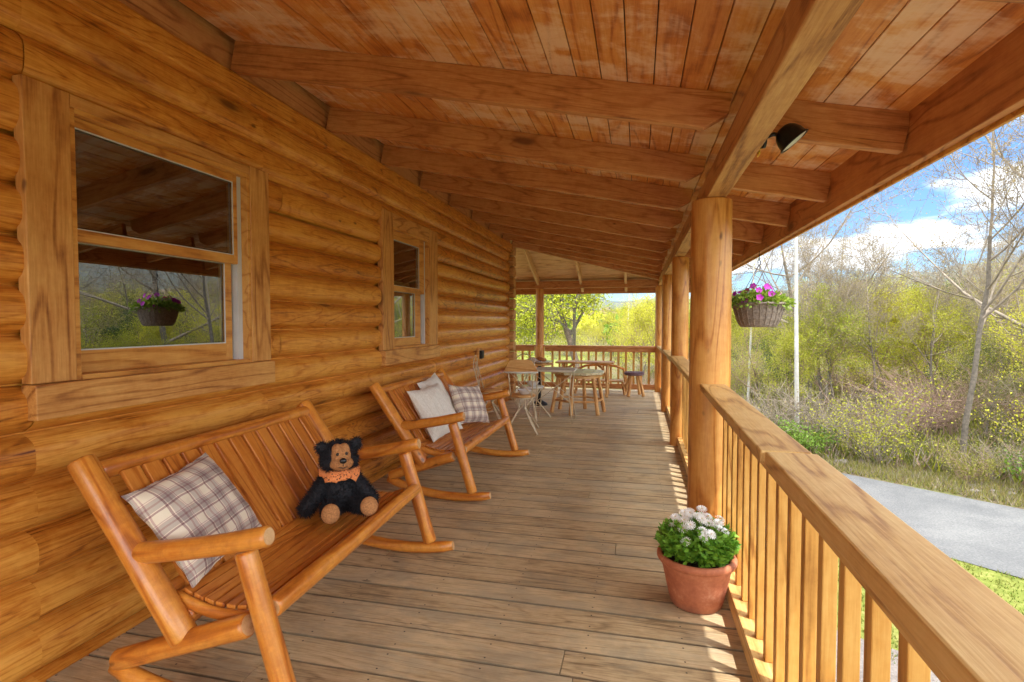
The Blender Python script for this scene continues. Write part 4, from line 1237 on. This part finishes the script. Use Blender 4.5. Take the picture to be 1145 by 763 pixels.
# lawn: beside the drive and beyond the porch end
sheet('lawn', [(-.2, -8), (5.0, -8), (9.2, -.5), (5.2, 5.4), (3.55, 6.92), (.7, 9.6), (-.2, 9.6)], 'lawn', .006)
sheet('far_lawn', [(-40, 11.6), (1.3, 11.6), (-.5, 16), (-3, 30), (-4, 52), (-40, 52)], 'lawn', .006)
road_far = [(-2.5, 14.6), (.6, 12.55), (3.60, 10.46), (5.42, 9.04), (8.2, 6.4), (11.5, 2.2), (14.5, -3), (17, -9)]
road_near = [(12.5, -10), (9.6, -4), (7.4, 1.6), (5.6, 4.9), (3.96, 6.57), (3.51, 6.95), (.7, 9.15), (-4, 12.1)]
sheet('driveway', road_far + road_near, 'asphalt', .012)
sheet('gravel_path', [(-.2, -6), (3.6, -6), (3.2, .5), (2.75, 3.6), (2.30, 4.75), (1.55, 5.15), (.4, 5.3), (-.2, 5.3)], 'gravel', .018)

# ------------------------------------------------------------------ vegetation
TMP = {}
def arr_mesh(name, verts, quads, mats, mi=None, smooth=None):
    me = bpy.data.meshes.new(name)
    me.from_pydata(verts, [], quads)
    for m in mats: me.materials.append(MATS[m])
    if mi: me.polygons.foreach_set('material_index', mi)
    if smooth: me.polygons.foreach_set('use_smooth', smooth)
    me.update(); return me
def grow(seed, height, r0, levels=4, spread=.7, nchild=(3, 5), leaf=0, leafsize=.05, leafw=.4, lean=0, trunk_frac=.35, ratio=.62, droop=0, minr=.003, up=.25, leafspread=.10, straight=.12, leaflev=1):
    """branching tree: returns trunk MB, crown MB (twigs mi 0, leaves mi 1)"""
    rr = random.Random(seed); tr = MB(); cr = MB(); L = ([], [], [])
    def leaves(p, d, n, sp):
        for _ in range(n):
            q = p + V((rr.gauss(0, sp), rr.gauss(0, sp), rr.gauss(0, sp)))
            leaf_quads(L, q, V((rr.gauss(0, 1), rr.gauss(0, 1), rr.gauss(0, 1) + .1)), leafsize * rr.uniform(.6, 1.4), leafsize * leafw * rr.uniform(.6, 1.2), rr, 0, .1)
    def branch(p, d, L_, r, lev):
        n = 5 if lev <= 1 else 3
        pts = [p]; rad = [r]; q = p.copy(); dd = d.copy()
        for i in range(n):
            dd = (dd + V((rr.gauss(0, straight), rr.gauss(0, straight), rr.gauss(0, straight) + (up * .25 if lev > 0 else 0) - droop * lev * .1))).normalized()
            q = q + dd * L_ / n; pts.append(q.copy()); rad.append(max(minr, r * (1 - (i + 1) / n * (.45 if lev else .5))))
        (tr if lev == 0 else cr).tube(pts, rad, 8 if lev == 0 else (5 if lev == 1 else 3), False)
        if lev >= levels:
            if leaf: leaves(pts[-1], dd, leaf, leafspread); leaves(pts[1], dd, max(1, leaf // 2), leafspread)
            return
        if leaf and lev >= leaflev: leaves(pts[-2], dd, max(1, leaf // 2), leafspread)
        nc = rr.randint(*nchild) + (2 if lev == 0 else 0)
        for c in range(nc):
            t0 = trunk_frac if lev == 0 else .25
            t = t0 + (1 - t0) * (c + rr.random()) / nc
            k = min(int(t * n), n - 1); f = t * n - k
            bp = pts[k].lerp(pts[k + 1], f); br = rad[k] * (1 - f) + rad[k + 1] * f
            ax = dd.orthogonal(); ax.rotate(Matrix.Rotation(rr.uniform(0, 2 * PI), 3, dd))
            nd = (dd * (1 - spread * rr.uniform(.5, 1)) + ax * spread * rr.uniform(.7, 1.2)).normalized()
            branch(bp, nd, L_ * ratio * rr.uniform(.7, 1.2) * (1.1 - .35 * t if lev == 0 else 1), max(minr, br * .62), lev + 1)
        branch(pts[-1], dd, L_ * ratio * .8, max(minr, rad[-1] * .85), lev + 1)
    branch(V((0, 0, -.1)), V((lean, 0, 1)).normalized(), height * .62, r0, 0)
    return tr, cr, L
def template(key, bark, twig, leafm, **kw):
    tr, cr, L = grow(**kw)
    tm = arr_mesh('trunk', [tuple(v) for v in tr.v], tr.f, [bark], None, tr.sm)
    b = len(cr.v)
    vs = [tuple(v) for v in cr.v] + [tuple(v) for v in L[0]]
    fs = cr.f + [tuple(i + b for i in f) for f in L[1]]
    cm = arr_mesh('crown', vs, fs, [twig, leafm], [0] * len(cr.f) + [1] * len(L[1]), cr.sm + [False] * len(L[1]))
    TMP[key] = (tm, cm)
def stemmed(key, seed, n, h, rad, twig, leafm, leaves, size, ls=.06, arch=.5, rt=.006, lw=.4):
    """multi stemmed bush: arching stems with leaves along them"""
    rr = random.Random(seed); st = MB(); L = ([], [], [])
    for i in range(n):
        a = rr.uniform(0, 2 * PI); r = rad * .25 * rr.random(); p = V((r * math.cos(a), r * math.sin(a), -.05))
        hh = h * rr.uniform(.5, 1.05); out = V((math.cos(a), math.sin(a), 0)) * rad * rr.uniform(.3, 1)
        pts = [p]; m = 5
        for k in range(1, m + 1):
            u = k / m; q = p + out * (u ** (1 + arch)) + V((0, 0, hh * (u - arch * .35 * u * u))) + V((rr.gauss(0, .05), rr.gauss(0, .05), rr.gauss(0, .03))) * h * .5
            pts.append(q)
        st.tube(pts, [rt * (1.15 - .9 * k / m) for k in range(m + 1)], 4, False)
        for k in range(2, m + 1):
            for s in range(2):
                e = pts[k] + V((rr.gauss(0, .16), rr.gauss(0, .16), rr.gauss(.06, .12))) * h * .8
                st.tube([pts[k - 1].lerp(pts[k], rr.random()), e], [rt * .45, rt * .2], 3, False)
                for _ in range(leaves):
                    q = pts[k].lerp(e, rr.random()) + V((rr.gauss(0, ls), rr.gauss(0, ls), rr.gauss(0, ls)))
                    leaf_quads(L, q, V((rr.gauss(0, 1), rr.gauss(0, 1), rr.gauss(0, 1))), size * rr.uniform(.6, 1.4), size * lw * rr.uniform(.7, 1.2), rr, 0, .1)
    sm = arr_mesh('stem', [tuple(v) for v in st.v], st.f, [twig], None, st.sm)
    lm = arr_mesh('foliage', [tuple(v) for v in L[0]], L[1], [leafm]) if L[0] else None
    TMP[key] = (sm, lm)
def place(key, name, label, cat, loc, rz, s, group=None, parts=('trunk', 'crown')):
    o = bpy.data.objects.new(name, None); COL.objects.link(o); o.empty_display_size = .2
    o.location = loc; o.rotation_euler = (0, 0, rz); o.scale = s if isinstance(s, tuple) else (s, s, s)
    tag(o, label, cat, group)
    for nm, me in zip(parts, TMP[key]):
        if me is None: continue
        c = bpy.data.objects.new(nm, me); COL.objects.link(c); c.parent = o
    return o
template('bareA', 'bark_grey', 'twig_pale', 'leaf_bud', seed=11, height=9, r0=.075, levels=5, spread=.6, leaf=1, leafsize=.035, leafspread=.10, trunk_frac=.52, ratio=.56, nchild=(3, 4), minr=.0045, up=.5, straight=.06)
template('bareB', 'bark_grey', 'twig_pale', 'leaf_bud', seed=23, height=9, r0=.10, levels=5, spread=.7, leaf=1, leafsize=.04, leafspread=.10, trunk_frac=.38, ratio=.62, nchild=(3, 4), minr=.005, up=.45, straight=.07)
template('budC', 'bark_dark', 'twig_brown', 'leaf_spring', seed=31, height=7, r0=.07, levels=4, spread=.6, leaf=6, leafsize=.05, leafspread=.15, trunk_frac=.3, ratio=.62, nchild=(3, 5), minr=.004, up=.5)
template('budD', 'bark_grey', 'twig_brown', 'leaf_spring', seed=37, height=6, r0=.06, levels=4, spread=.62, leaf=15, leafsize=.062, leafspread=.12, trunk_frac=.2, ratio=.62, nchild=(3, 5), minr=.004, up=.45)
template('budE', 'bark_grey', 'twig_pale', 'leaf_olive', seed=41, height=6, r0=.06, levels=4, spread=.6, leaf=8, leafsize=.055, leafspread=.18, trunk_frac=.15, ratio=.62, nchild=(3, 5), minr=.004, up=.45)
template('fir', 'bark_dark', 'bark_dark', 'leaf_fir', seed=47, height=6, r0=.07, levels=4, spread=.66, leaf=12, leafsize=.06, leafspread=.15, trunk_frac=.08, ratio=.55, nchild=(3, 5), minr=.004, up=.1)
template('birch', 'bark_white', 'twig_pale', 'leaf_spring', seed=53, height=13, r0=.052, levels=3, spread=.6, leaf=3, leafsize=.05, leafspread=.15, trunk_frac=.62, ratio=.42, nchild=(4, 5), minr=.004, straight=.02, up=.6)
template('big', 'bark_dark', 'bark_grey', 'leaf_lime', seed=71, height=7.5, r0=.19, levels=5, spread=.85, leaf=9, leafsize=.085, leafspread=.24, trunk_frac=.30, ratio=.66, nchild=(3, 4), minr=.010, up=.25, leaflev=3, leafw=.5)
stemmed('bushA', 3, 30, 2.4, 1.1, 'twig_brown', 'leaf_spring', 8, .045, .10)
stemmed('bushB', 4, 30, 1.9, 1.1, 'twig_pale', 'leaf_spring', 9, .04, .10)
stemmed('bushC', 5, 26, 1.4, .9, 'twig_brown', 'leaf_olive', 9, .04, .08)
stemmed('bramble', 6, 60, 1.9, 1.5, 'twig_brown', 'leaf_bud', 1, .035, .1, arch=.9, rt=.008)
stemmed('brambleP', 8, 54, 1.7, 1.3, 'twig_pale', 'leaf_bud', 1, .035, .1, arch=.8, rt=.008)
stemmed('lowgreen', 9, 34, .75, .8, 'twig_brown', 'leaf_green', 10, .05, .07)

def P(x, y): return (x, y, gh(x, y))
SP = ('stem', 'foliage')
# single trees the photograph shows
place('birch', 'birch_tree', 'straight white birch trunk rising right of the hanging basket', 'tree', P(3.62, 13.45), 0, 1.0)
place('bareA', 'bare_tree', 'tall bare tree with forked crown standing behind the driveway', 'tree', P(6.05, 11.8), 2.2, .78)
place('bareB', 'bare_tree', 'bare tree at the right edge whose branches spread over the clouds', 'tree', P(7.75, 12.0), .9, .95)
place('bareB', 'bare_tree', 'bare budding tree behind the flower basket', 'tree', P(5.6, 19.5), 4.0, .86)
place('bareA', 'bare_tree', 'thin bare tree just right of the white birch trunk', 'tree', P(4.9, 16.0), 5.1, .62)
place('birch', 'birch_tree', 'white birch trunk seen beyond the far railing', 'tree', P(-.85, 42), 2.0, 1.0)
place('birch', 'birch_tree', 'thin pale trunk below the hanging basket', 'tree', P(3.3, 17.5), 3.0, (.7, .7, .7))
place('big', 'spreading_tree', 'broad lime green tree with dark forked trunk beyond the far railing', 'tree', P(-2.75, 25), .6, 1.0)
place('big', 'spreading_tree', 'lime green tree partly hidden by the house corner beyond the porch', 'tree', P(-13.5, 44), 2.6, .95)
place('big', 'spreading_tree', 'lower lime green tree right of the broad forked tree', 'tree', P(-1.3, 50), 4.4, .6)
# thicket behind the driveway
KINDS = {
 'budC': ('young_tree', 'slim young tree with yellow green leaves in the woodland', 'tree', 'young yellow green trees in the woodland', None),
 'budD': ('young_tree', 'bushy young tree with yellow green leaves in the woodland', 'tree', 'bushy young trees in the woodland', None),
 'budE': ('young_tree', 'olive green budding young tree in the woodland', 'tree', 'olive green young trees in the woodland', None),
 'bareA': ('bare_tree', 'slender bare tree standing in the woodland', 'tree', 'slender bare woodland trees', None),
 'bareB': ('bare_tree', 'wide crowned bare tree standing in the woodland', 'tree', 'wide crowned bare woodland trees', None),
 'fir': ('evergreen_tree', 'dark green dense tree standing among the paler woodland trees', 'tree', 'dark evergreen trees in the woodland', None),
 'bushA': ('shrub', 'yellow green shrub in the thicket beyond the driveway', 'shrub', 'yellow green shrubs', SP),
 'bushB': ('shrub', 'bright lime shrub in the thicket beyond the driveway', 'shrub', 'lime shrubs', SP),
 'bushC': ('shrub', 'low olive shrub in the thicket beyond the driveway', 'shrub', 'olive shrubs', SP),
 'bramble': ('bramble', 'tangle of bare brown stems in the thicket', 'bramble', 'brown bramble tangles', SP),
 'brambleP': ('bramble', 'tangle of bare pale stems in the thicket', 'bramble', 'pale bramble tangles', SP),
 'lowgreen': ('shrub', 'low fresh green shrub at the edge of the driveway', 'shrub', 'fresh green shrubs', SP)}
def put(key, x, y, s, rz=None, label=None):
    nm, lb, cat, grp, parts = KINDS[key]
    rz = rw.uniform(0, 2 * PI) if rz is None else rz
    place(key, nm, label or lb, cat, P(x, y), rz, s, None if label else grp, parts or ('trunk', 'crown'))
rw = random.Random(21)
def road_off(x, y):
    """distance beyond the far kerb of the driveway (positive = woodland)"""
    best = 1e9; sgn = 1
    for (x0, y0), (x1, y1) in zip(road_far[:-1], road_far[1:]):
        d = V((x1 - x0, y1 - y0)); p = V((x - x0, y - y0)); t = max(0, min(1, p.dot(d) / d.length_squared))
        q = p - d * t; c = d.x * p.y - d.y * p.x
        if q.length < best: best = q.length; sgn = 1 if c > 0 else -1
    return best * sgn
put('bushB', 4.35, 11.3, .95, 1.0, 'rounded lime shrub at the edge of the driveway in the middle of the thicket')
put('lowgreen', 6.4, 9.55, 1.05, 1.0, 'fresh green shrub by the driveway at the right edge')
put('brambleP', 3.9, 12.6, 1.1, 1.0, 'pale leafless tangle left of the rounded lime shrub')
put('lowgreen', 3.35, 12.0, .9, 2.0, 'low green clump beside the white birch trunk')
cnt = 0; tries = 0; pts = []
while cnt < 150 and tries < 6000:
    tries += 1
    ang = R(rw.uniform(-2, 62)); rr_ = 11 + 27 * rw.random() ** 1.35
    x, y = rr_ * math.sin(ang), rr_ * math.cos(ang)
    d = road_off(x, y)
    if d < .7: continue
    if any((x - a) ** 2 + (y - b) ** 2 < (.55 + rr_ * .028) ** 2 for a, b in pts): continue
    if abs(x - 4.35) < .9 and abs(y - 11.3) < .9: continue
    pts.append((x, y)); cnt += 1
    if d < 2.2: key = rw.choice(['bushC', 'bramble', 'brambleP', 'lowgreen', 'bushC', 'bushA']); s = rw.uniform(.55, .85)
    elif d < 6: key = rw.choice(['bushA', 'bushB', 'bramble', 'brambleP', 'bushA', 'budC', 'budD', 'budE']); s = rw.uniform(.75, 1.15)
    else: key = rw.choice(['budD', 'budE', 'bushA', 'budC', 'budD', 'fir', 'bareA', 'budD', 'budC', 'bramble']); s = rw.uniform(.85, 1.25)
    if key in ('budD', 'budC', 'budE', 'fir'): s *= .42 + .0055 * rr_
    if key in ('bareA', 'bareB'): s *= .50 + .004 * rr_
    put(key, x, y, s)
for i in range(9):
    ang = R(rw.uniform(9, 33)); rr_ = rw.uniform(16, 30); x, y = rr_ * math.sin(ang), rr_ * math.cos(ang)
    if road_off(x, y) > 2: put('bareA', x, y, rw.uniform(.45, .7) * (.6 + .018 * rr_))
for i in range(9):
    ang = R(rw.uniform(12, 46)); rr_ = rw.uniform(12, 19); x, y = rr_ * math.sin(ang), rr_ * math.cos(ang)
    if road_off(x, y) > 1.2: put(rw.choice(['bramble', 'brambleP']), x, y, rw.uniform(.9, 1.35))
# beyond the far lawn
for i in range(26):
    x = rw.uniform(-24, 6); y = rw.uniform(40, 62) if x < -2 else rw.uniform(30, 60)
    if x > -4.5: y = max(y, 46)
    put(rw.choice(['budD', 'budE', 'budD', 'budC']), x, y, rw.uniform(.9, 1.3) if x < -7 else rw.uniform(.40, .62))
for i in range(14): put('bushB' if i % 2 else 'bushA', rw.uniform(-20, 1), rw.uniform(34, 44), rw.uniform(1.0, 1.6))

# woodland mass on the slopes behind, uncountable
def woodmass():
    rr = np.random.default_rng(5); vs = []; fs = []; mi = []
    n = 3000; k = 0
    V_ = []; 
    for i in range(n):
        ang = math.radians(rr.uniform(-38, 72)); r = 42 + 190 * rr.random() ** 1.15
        x, y = r * math.sin(ang), r * math.cos(ang)
        if x < -2 and y < 62 and ang < 0: continue
        z = gh(x, y); hh = rr.uniform(2.4, 4.6) * (1 if r > 70 else .8); w = hh * rr.uniform(.3, .5)
        m = 46 if r < 90 else 26
        sz = .20 + r * .0035
        mat = int(rr.choice([1, 2, 4, 5, 5, 1]) if r > 95 else rr.choice([0, 0, 1, 2, 3]))
        a = rr.normal(size=(m, 3)); a /= np.linalg.norm(a, axis=1)[:, None]
        c = np.array([x, y, z + hh * .62]) + a * np.array([w, w, hh * .42]) * (rr.random((m, 1)) ** .4)
        d1 = rr.normal(size=(m, 3)); d1 /= np.linalg.norm(d1, axis=1)[:, None]
        d2 = np.cross(d1, rr.normal(size=(m, 3))); d2 /= np.linalg.norm(d2, axis=1)[:, None]
        s = sz * rr.uniform(.5, 1.3, (m, 1))
        q = np.stack([c - d1 * s, c - d2 * s * .45, c + d1 * s, c + d2 * s * .45], 1).reshape(-1, 3)
        V_.append(q); mi += [mat] * m
        # trunk sliver
        t = np.array([[x - .06, y, z], [x + .06, y, z], [x + .03, y, z + hh * .8], [x - .03, y, z + hh * .8]]); V_.append(t); mi += [4]
        t = np.array([[x, y - .06, z], [x, y + .06, z], [x, y + .03, z + hh * .8], [x, y - .03, z + hh * .8]]); V_.append(t); mi += [4]
    A = np.concatenate(V_); nq = len(A) // 4
    me = bpy.data.meshes.new('woodland')
    me.vertices.add(len(A)); me.vertices.foreach_set('co', A.astype(np.float32).ravel())
    me.loops.add(nq * 4); me.loops.foreach_set('vertex_index', np.arange(nq * 4, dtype=np.int32))
    me.polygons.add(nq); me.polygons.foreach_set('loop_start', np.arange(0, nq * 4, 4, dtype=np.int32)); me.polygons.foreach_set('loop_total', np.full(nq, 4, dtype=np.int32))
    for m in ('leaf_spring', 'leaf_olive', 'leaf_bud', 'leaf_green', 'bark_grey', 'twig_brown'): me.materials.append(MATS[m])
    me.polygons.foreach_set('material_index', np.array(mi, dtype=np.int32)); me.update(calc_edges=True); me.validate()
    o = bpy.data.objects.new('woodland', me); COL.objects.link(o)
    tag(o, 'mixed spring woodland covering the slopes far behind', 'woodland', None, 'stuff')
woodmass()
# grass and ground cover tufts
def tufts(name, label, region, n, h, mats, seed, wd=.006):
    rr = random.Random(seed); L = ([], [], [])
    for i in range(n):
        x, y = region(rr)
        if x is None: continue
        p = V((x, y, gh(x, y) + .004))
        for b in range(3):
            d = V((rr.gauss(0, .5), rr.gauss(0, .5), 1)); hh = h * rr.uniform(.5, 1.4)
            s = d.cross(V((rr.gauss(0, 1), rr.gauss(0, 1), 0))).normalized() * wd
            q = len(L[0]); L[0].extend([p - s, p + s, p + d.normalized() * hh]); L[1].append((q, q + 1, q + 2)); L[2].append(rr.randint(0, len(mats) - 1))
    me = arr_mesh(name, [tuple(v) for v in L[0]], L[1], mats, L[2])
    o = bpy.data.objects.new(name, me); COL.objects.link(o); tag(o, label, 'grass', None, 'stuff')
def reg_lawn(rr):
    x = rr.uniform(.7, 6); y = rr.uniform(-2, 10)
    inside = y < 9.2 - (x - .7) * .80 and (y > 5.1 - .9 * max(0, x - 1.5) or x > 2.9)
    return (x, y) if inside else (None, None)
tufts('grass', 'short spring grass between the driveway and the gravel', reg_lawn, 26000, .045, ['leaf_green', 'leaf_grass', 'leaf_olive', 'leaf_grass'], 1, .004)
def reg_verge(rr):
    k = rr.randint(1, len(road_far) - 3); t = rr.random()
    x = road_far[k][0] * (1 - t) + road_far[k + 1][0] * t; y = road_far[k][1] * (1 - t) + road_far[k + 1][1] * t
    o = abs(rr.gauss(0, 1.6)); return x + o * .6 + .05, y + o * .8 + .05
tufts('undergrowth', 'dry grass and weeds along the far side of the driveway', reg_verge, 16000, .12, ['leaf_olive', 'leaf_bud', 'twig_pale', 'leaf_grass'], 2, .006)
def reg_floor(rr):
    ang = R(rr.uniform(0, 60)); r = rr.uniform(12, 30); x, y = r * math.sin(ang), r * math.cos(ang)
    return (x, y) if road_off(x, y) > .6 else (None, None)
tufts('forest_floor_plants', 'low woodland plants and dead stems under the shrubs', reg_floor, 22000, .35, ['leaf_olive', 'leaf_spring', 'twig_brown', 'twig_pale', 'leaf_olive'], 3, .016)
# pale stones on the verge
rr = random.Random(12)
for i in range(16):
    c0 = (3.75, 11.3) if i < 9 else (5.55, 9.9)
    x, y = c0[0] + rr.gauss(0, .35), c0[1] + rr.gauss(0, .16)
    if road_off(x, y) < .15: continue
    mb = MB(); s = rr.uniform(.05, .12); mb.ell((0, 0, 0), (s, s * .8, s * .5), None, 9, 6)
    mb.v = [v * (1 + .35 * noise.noise(v * 9 + V((i, 0, 0)))) for v in mb.v]
    tag(mb.build('stone', 'gravel', None, Matrix.Translation(V((x, y, gh(x, y) + .02)))), 'pale stone on the verge beyond the driveway', 'stone', 'pale verge stones')

# ------------------------------------------------------------------ sky, sun, camera
SUN_EL, SUN_AZ = R(65), math.atan2(.88, -.47)     # azimuth measured from +Y towards +X
w = bpy.data.worlds.new('World'); S.world = w; w.use_nodes = True
nt = w.node_tree; h = N(nt)
bg = nt.nodes['Background']
sky = h.n('ShaderNodeTexSky', sky_type='NISHITA'); sky.sun_disc = False
sky.sun_elevation = SUN_EL; sky.sun_rotation = SUN_AZ; sky.air_density = 1.0; sky.dust_density = .4; sky.ozone_density = 1.2
tc = h.n('ShaderNodeTexCoord').outputs['Generated']
sp = h.n('ShaderNodeSeparateXYZ'); nt.links.new(tc, sp.inputs[0])
zz = h.math('ADD', h.math('MAXIMUM', sp.outputs[2], 0), .16)
cb = h.n('ShaderNodeCombineXYZ')
nt.links.new(h.math('DIVIDE', sp.outputs[0], zz), cb.inputs[0]); nt.links.new(h.math('DIVIDE', sp.outputs[1], zz), cb.inputs[1])
cv = h.vmath('ADD', cb.outputs[0], (1.7, .35, 0))
n1 = h.noise(cv, 1.15, 8, .56, .15)
hi = h.smooth(sp.outputs[2], .34, .7)
bk = h.smooth(sp.outputs[1], .35, -.2)
cl = h.smooth(h.math('ADD', n1, h.math('MULTIPLY', h.math('MAXIMUM', hi, bk), .13)), .50, .60)
shade = h.noise(h.vmath('ADD', cv, (.06, -.05, 0)), 1.6, 6, .6)
ccol = h.ramp(shade, [(.35, (4.2, 4.6, 5.2)), (.6, (6.6, 6.7, 6.8))])
skyc = h.mix(1.0, sky.outputs[0], (.50, .66, .88), 'MULTIPLY')
col = h.mix(cl, skyc, ccol)
col = h.mix(h.math('MULTIPLY', h.math('MAXIMUM', hi, bk), .9), col, h.mix(1.0, col, (3.5, 3.5, 3.35), 'MULTIPLY'))  # unseen sky overhead and behind brightened, added as fill for the porch
nt.links.new(col, bg.inputs[0]); bg.inputs[1].default_value = .10
sl = bpy.data.lights.new('sun', 'SUN'); sl.energy = 2.0; sl.angle = R(.53); sl.color = (1, .95, .86)
sl.color = (1, .965, .90)
so = bpy.data.objects.new('sun', sl); COL.objects.link(so)
d = V((math.sin(SUN_AZ) * math.cos(SUN_EL), math.cos(SUN_AZ) * math.cos(SUN_EL), math.sin(SUN_EL)))
so.rotation_euler = d.to_track_quat('Z', 'Y').to_euler(); so.location = d * 30

cam = bpy.data.cameras.new('camera'); co = bpy.data.objects.new('camera', cam); COL.objects.link(co)
co.location = (0, 0, 1.40)
cam.sensor_width = 36; cam.lens = 593.4 / 1145 * 36; cam.clip_start = .02; cam.clip_end = 2000
co.rotation_euler = (R(90) - .0352, 0, .2332)
S.camera = co
S.view_settings.view_transform = 'Standard'; S.view_settings.look = 'None'
S.view_settings.exposure = 1.5; S.view_settings.gamma = 1
S.cycles.max_bounces = 10; S.cycles.diffuse_bounces = 6; S.cycles.transparent_max_bounces = 12
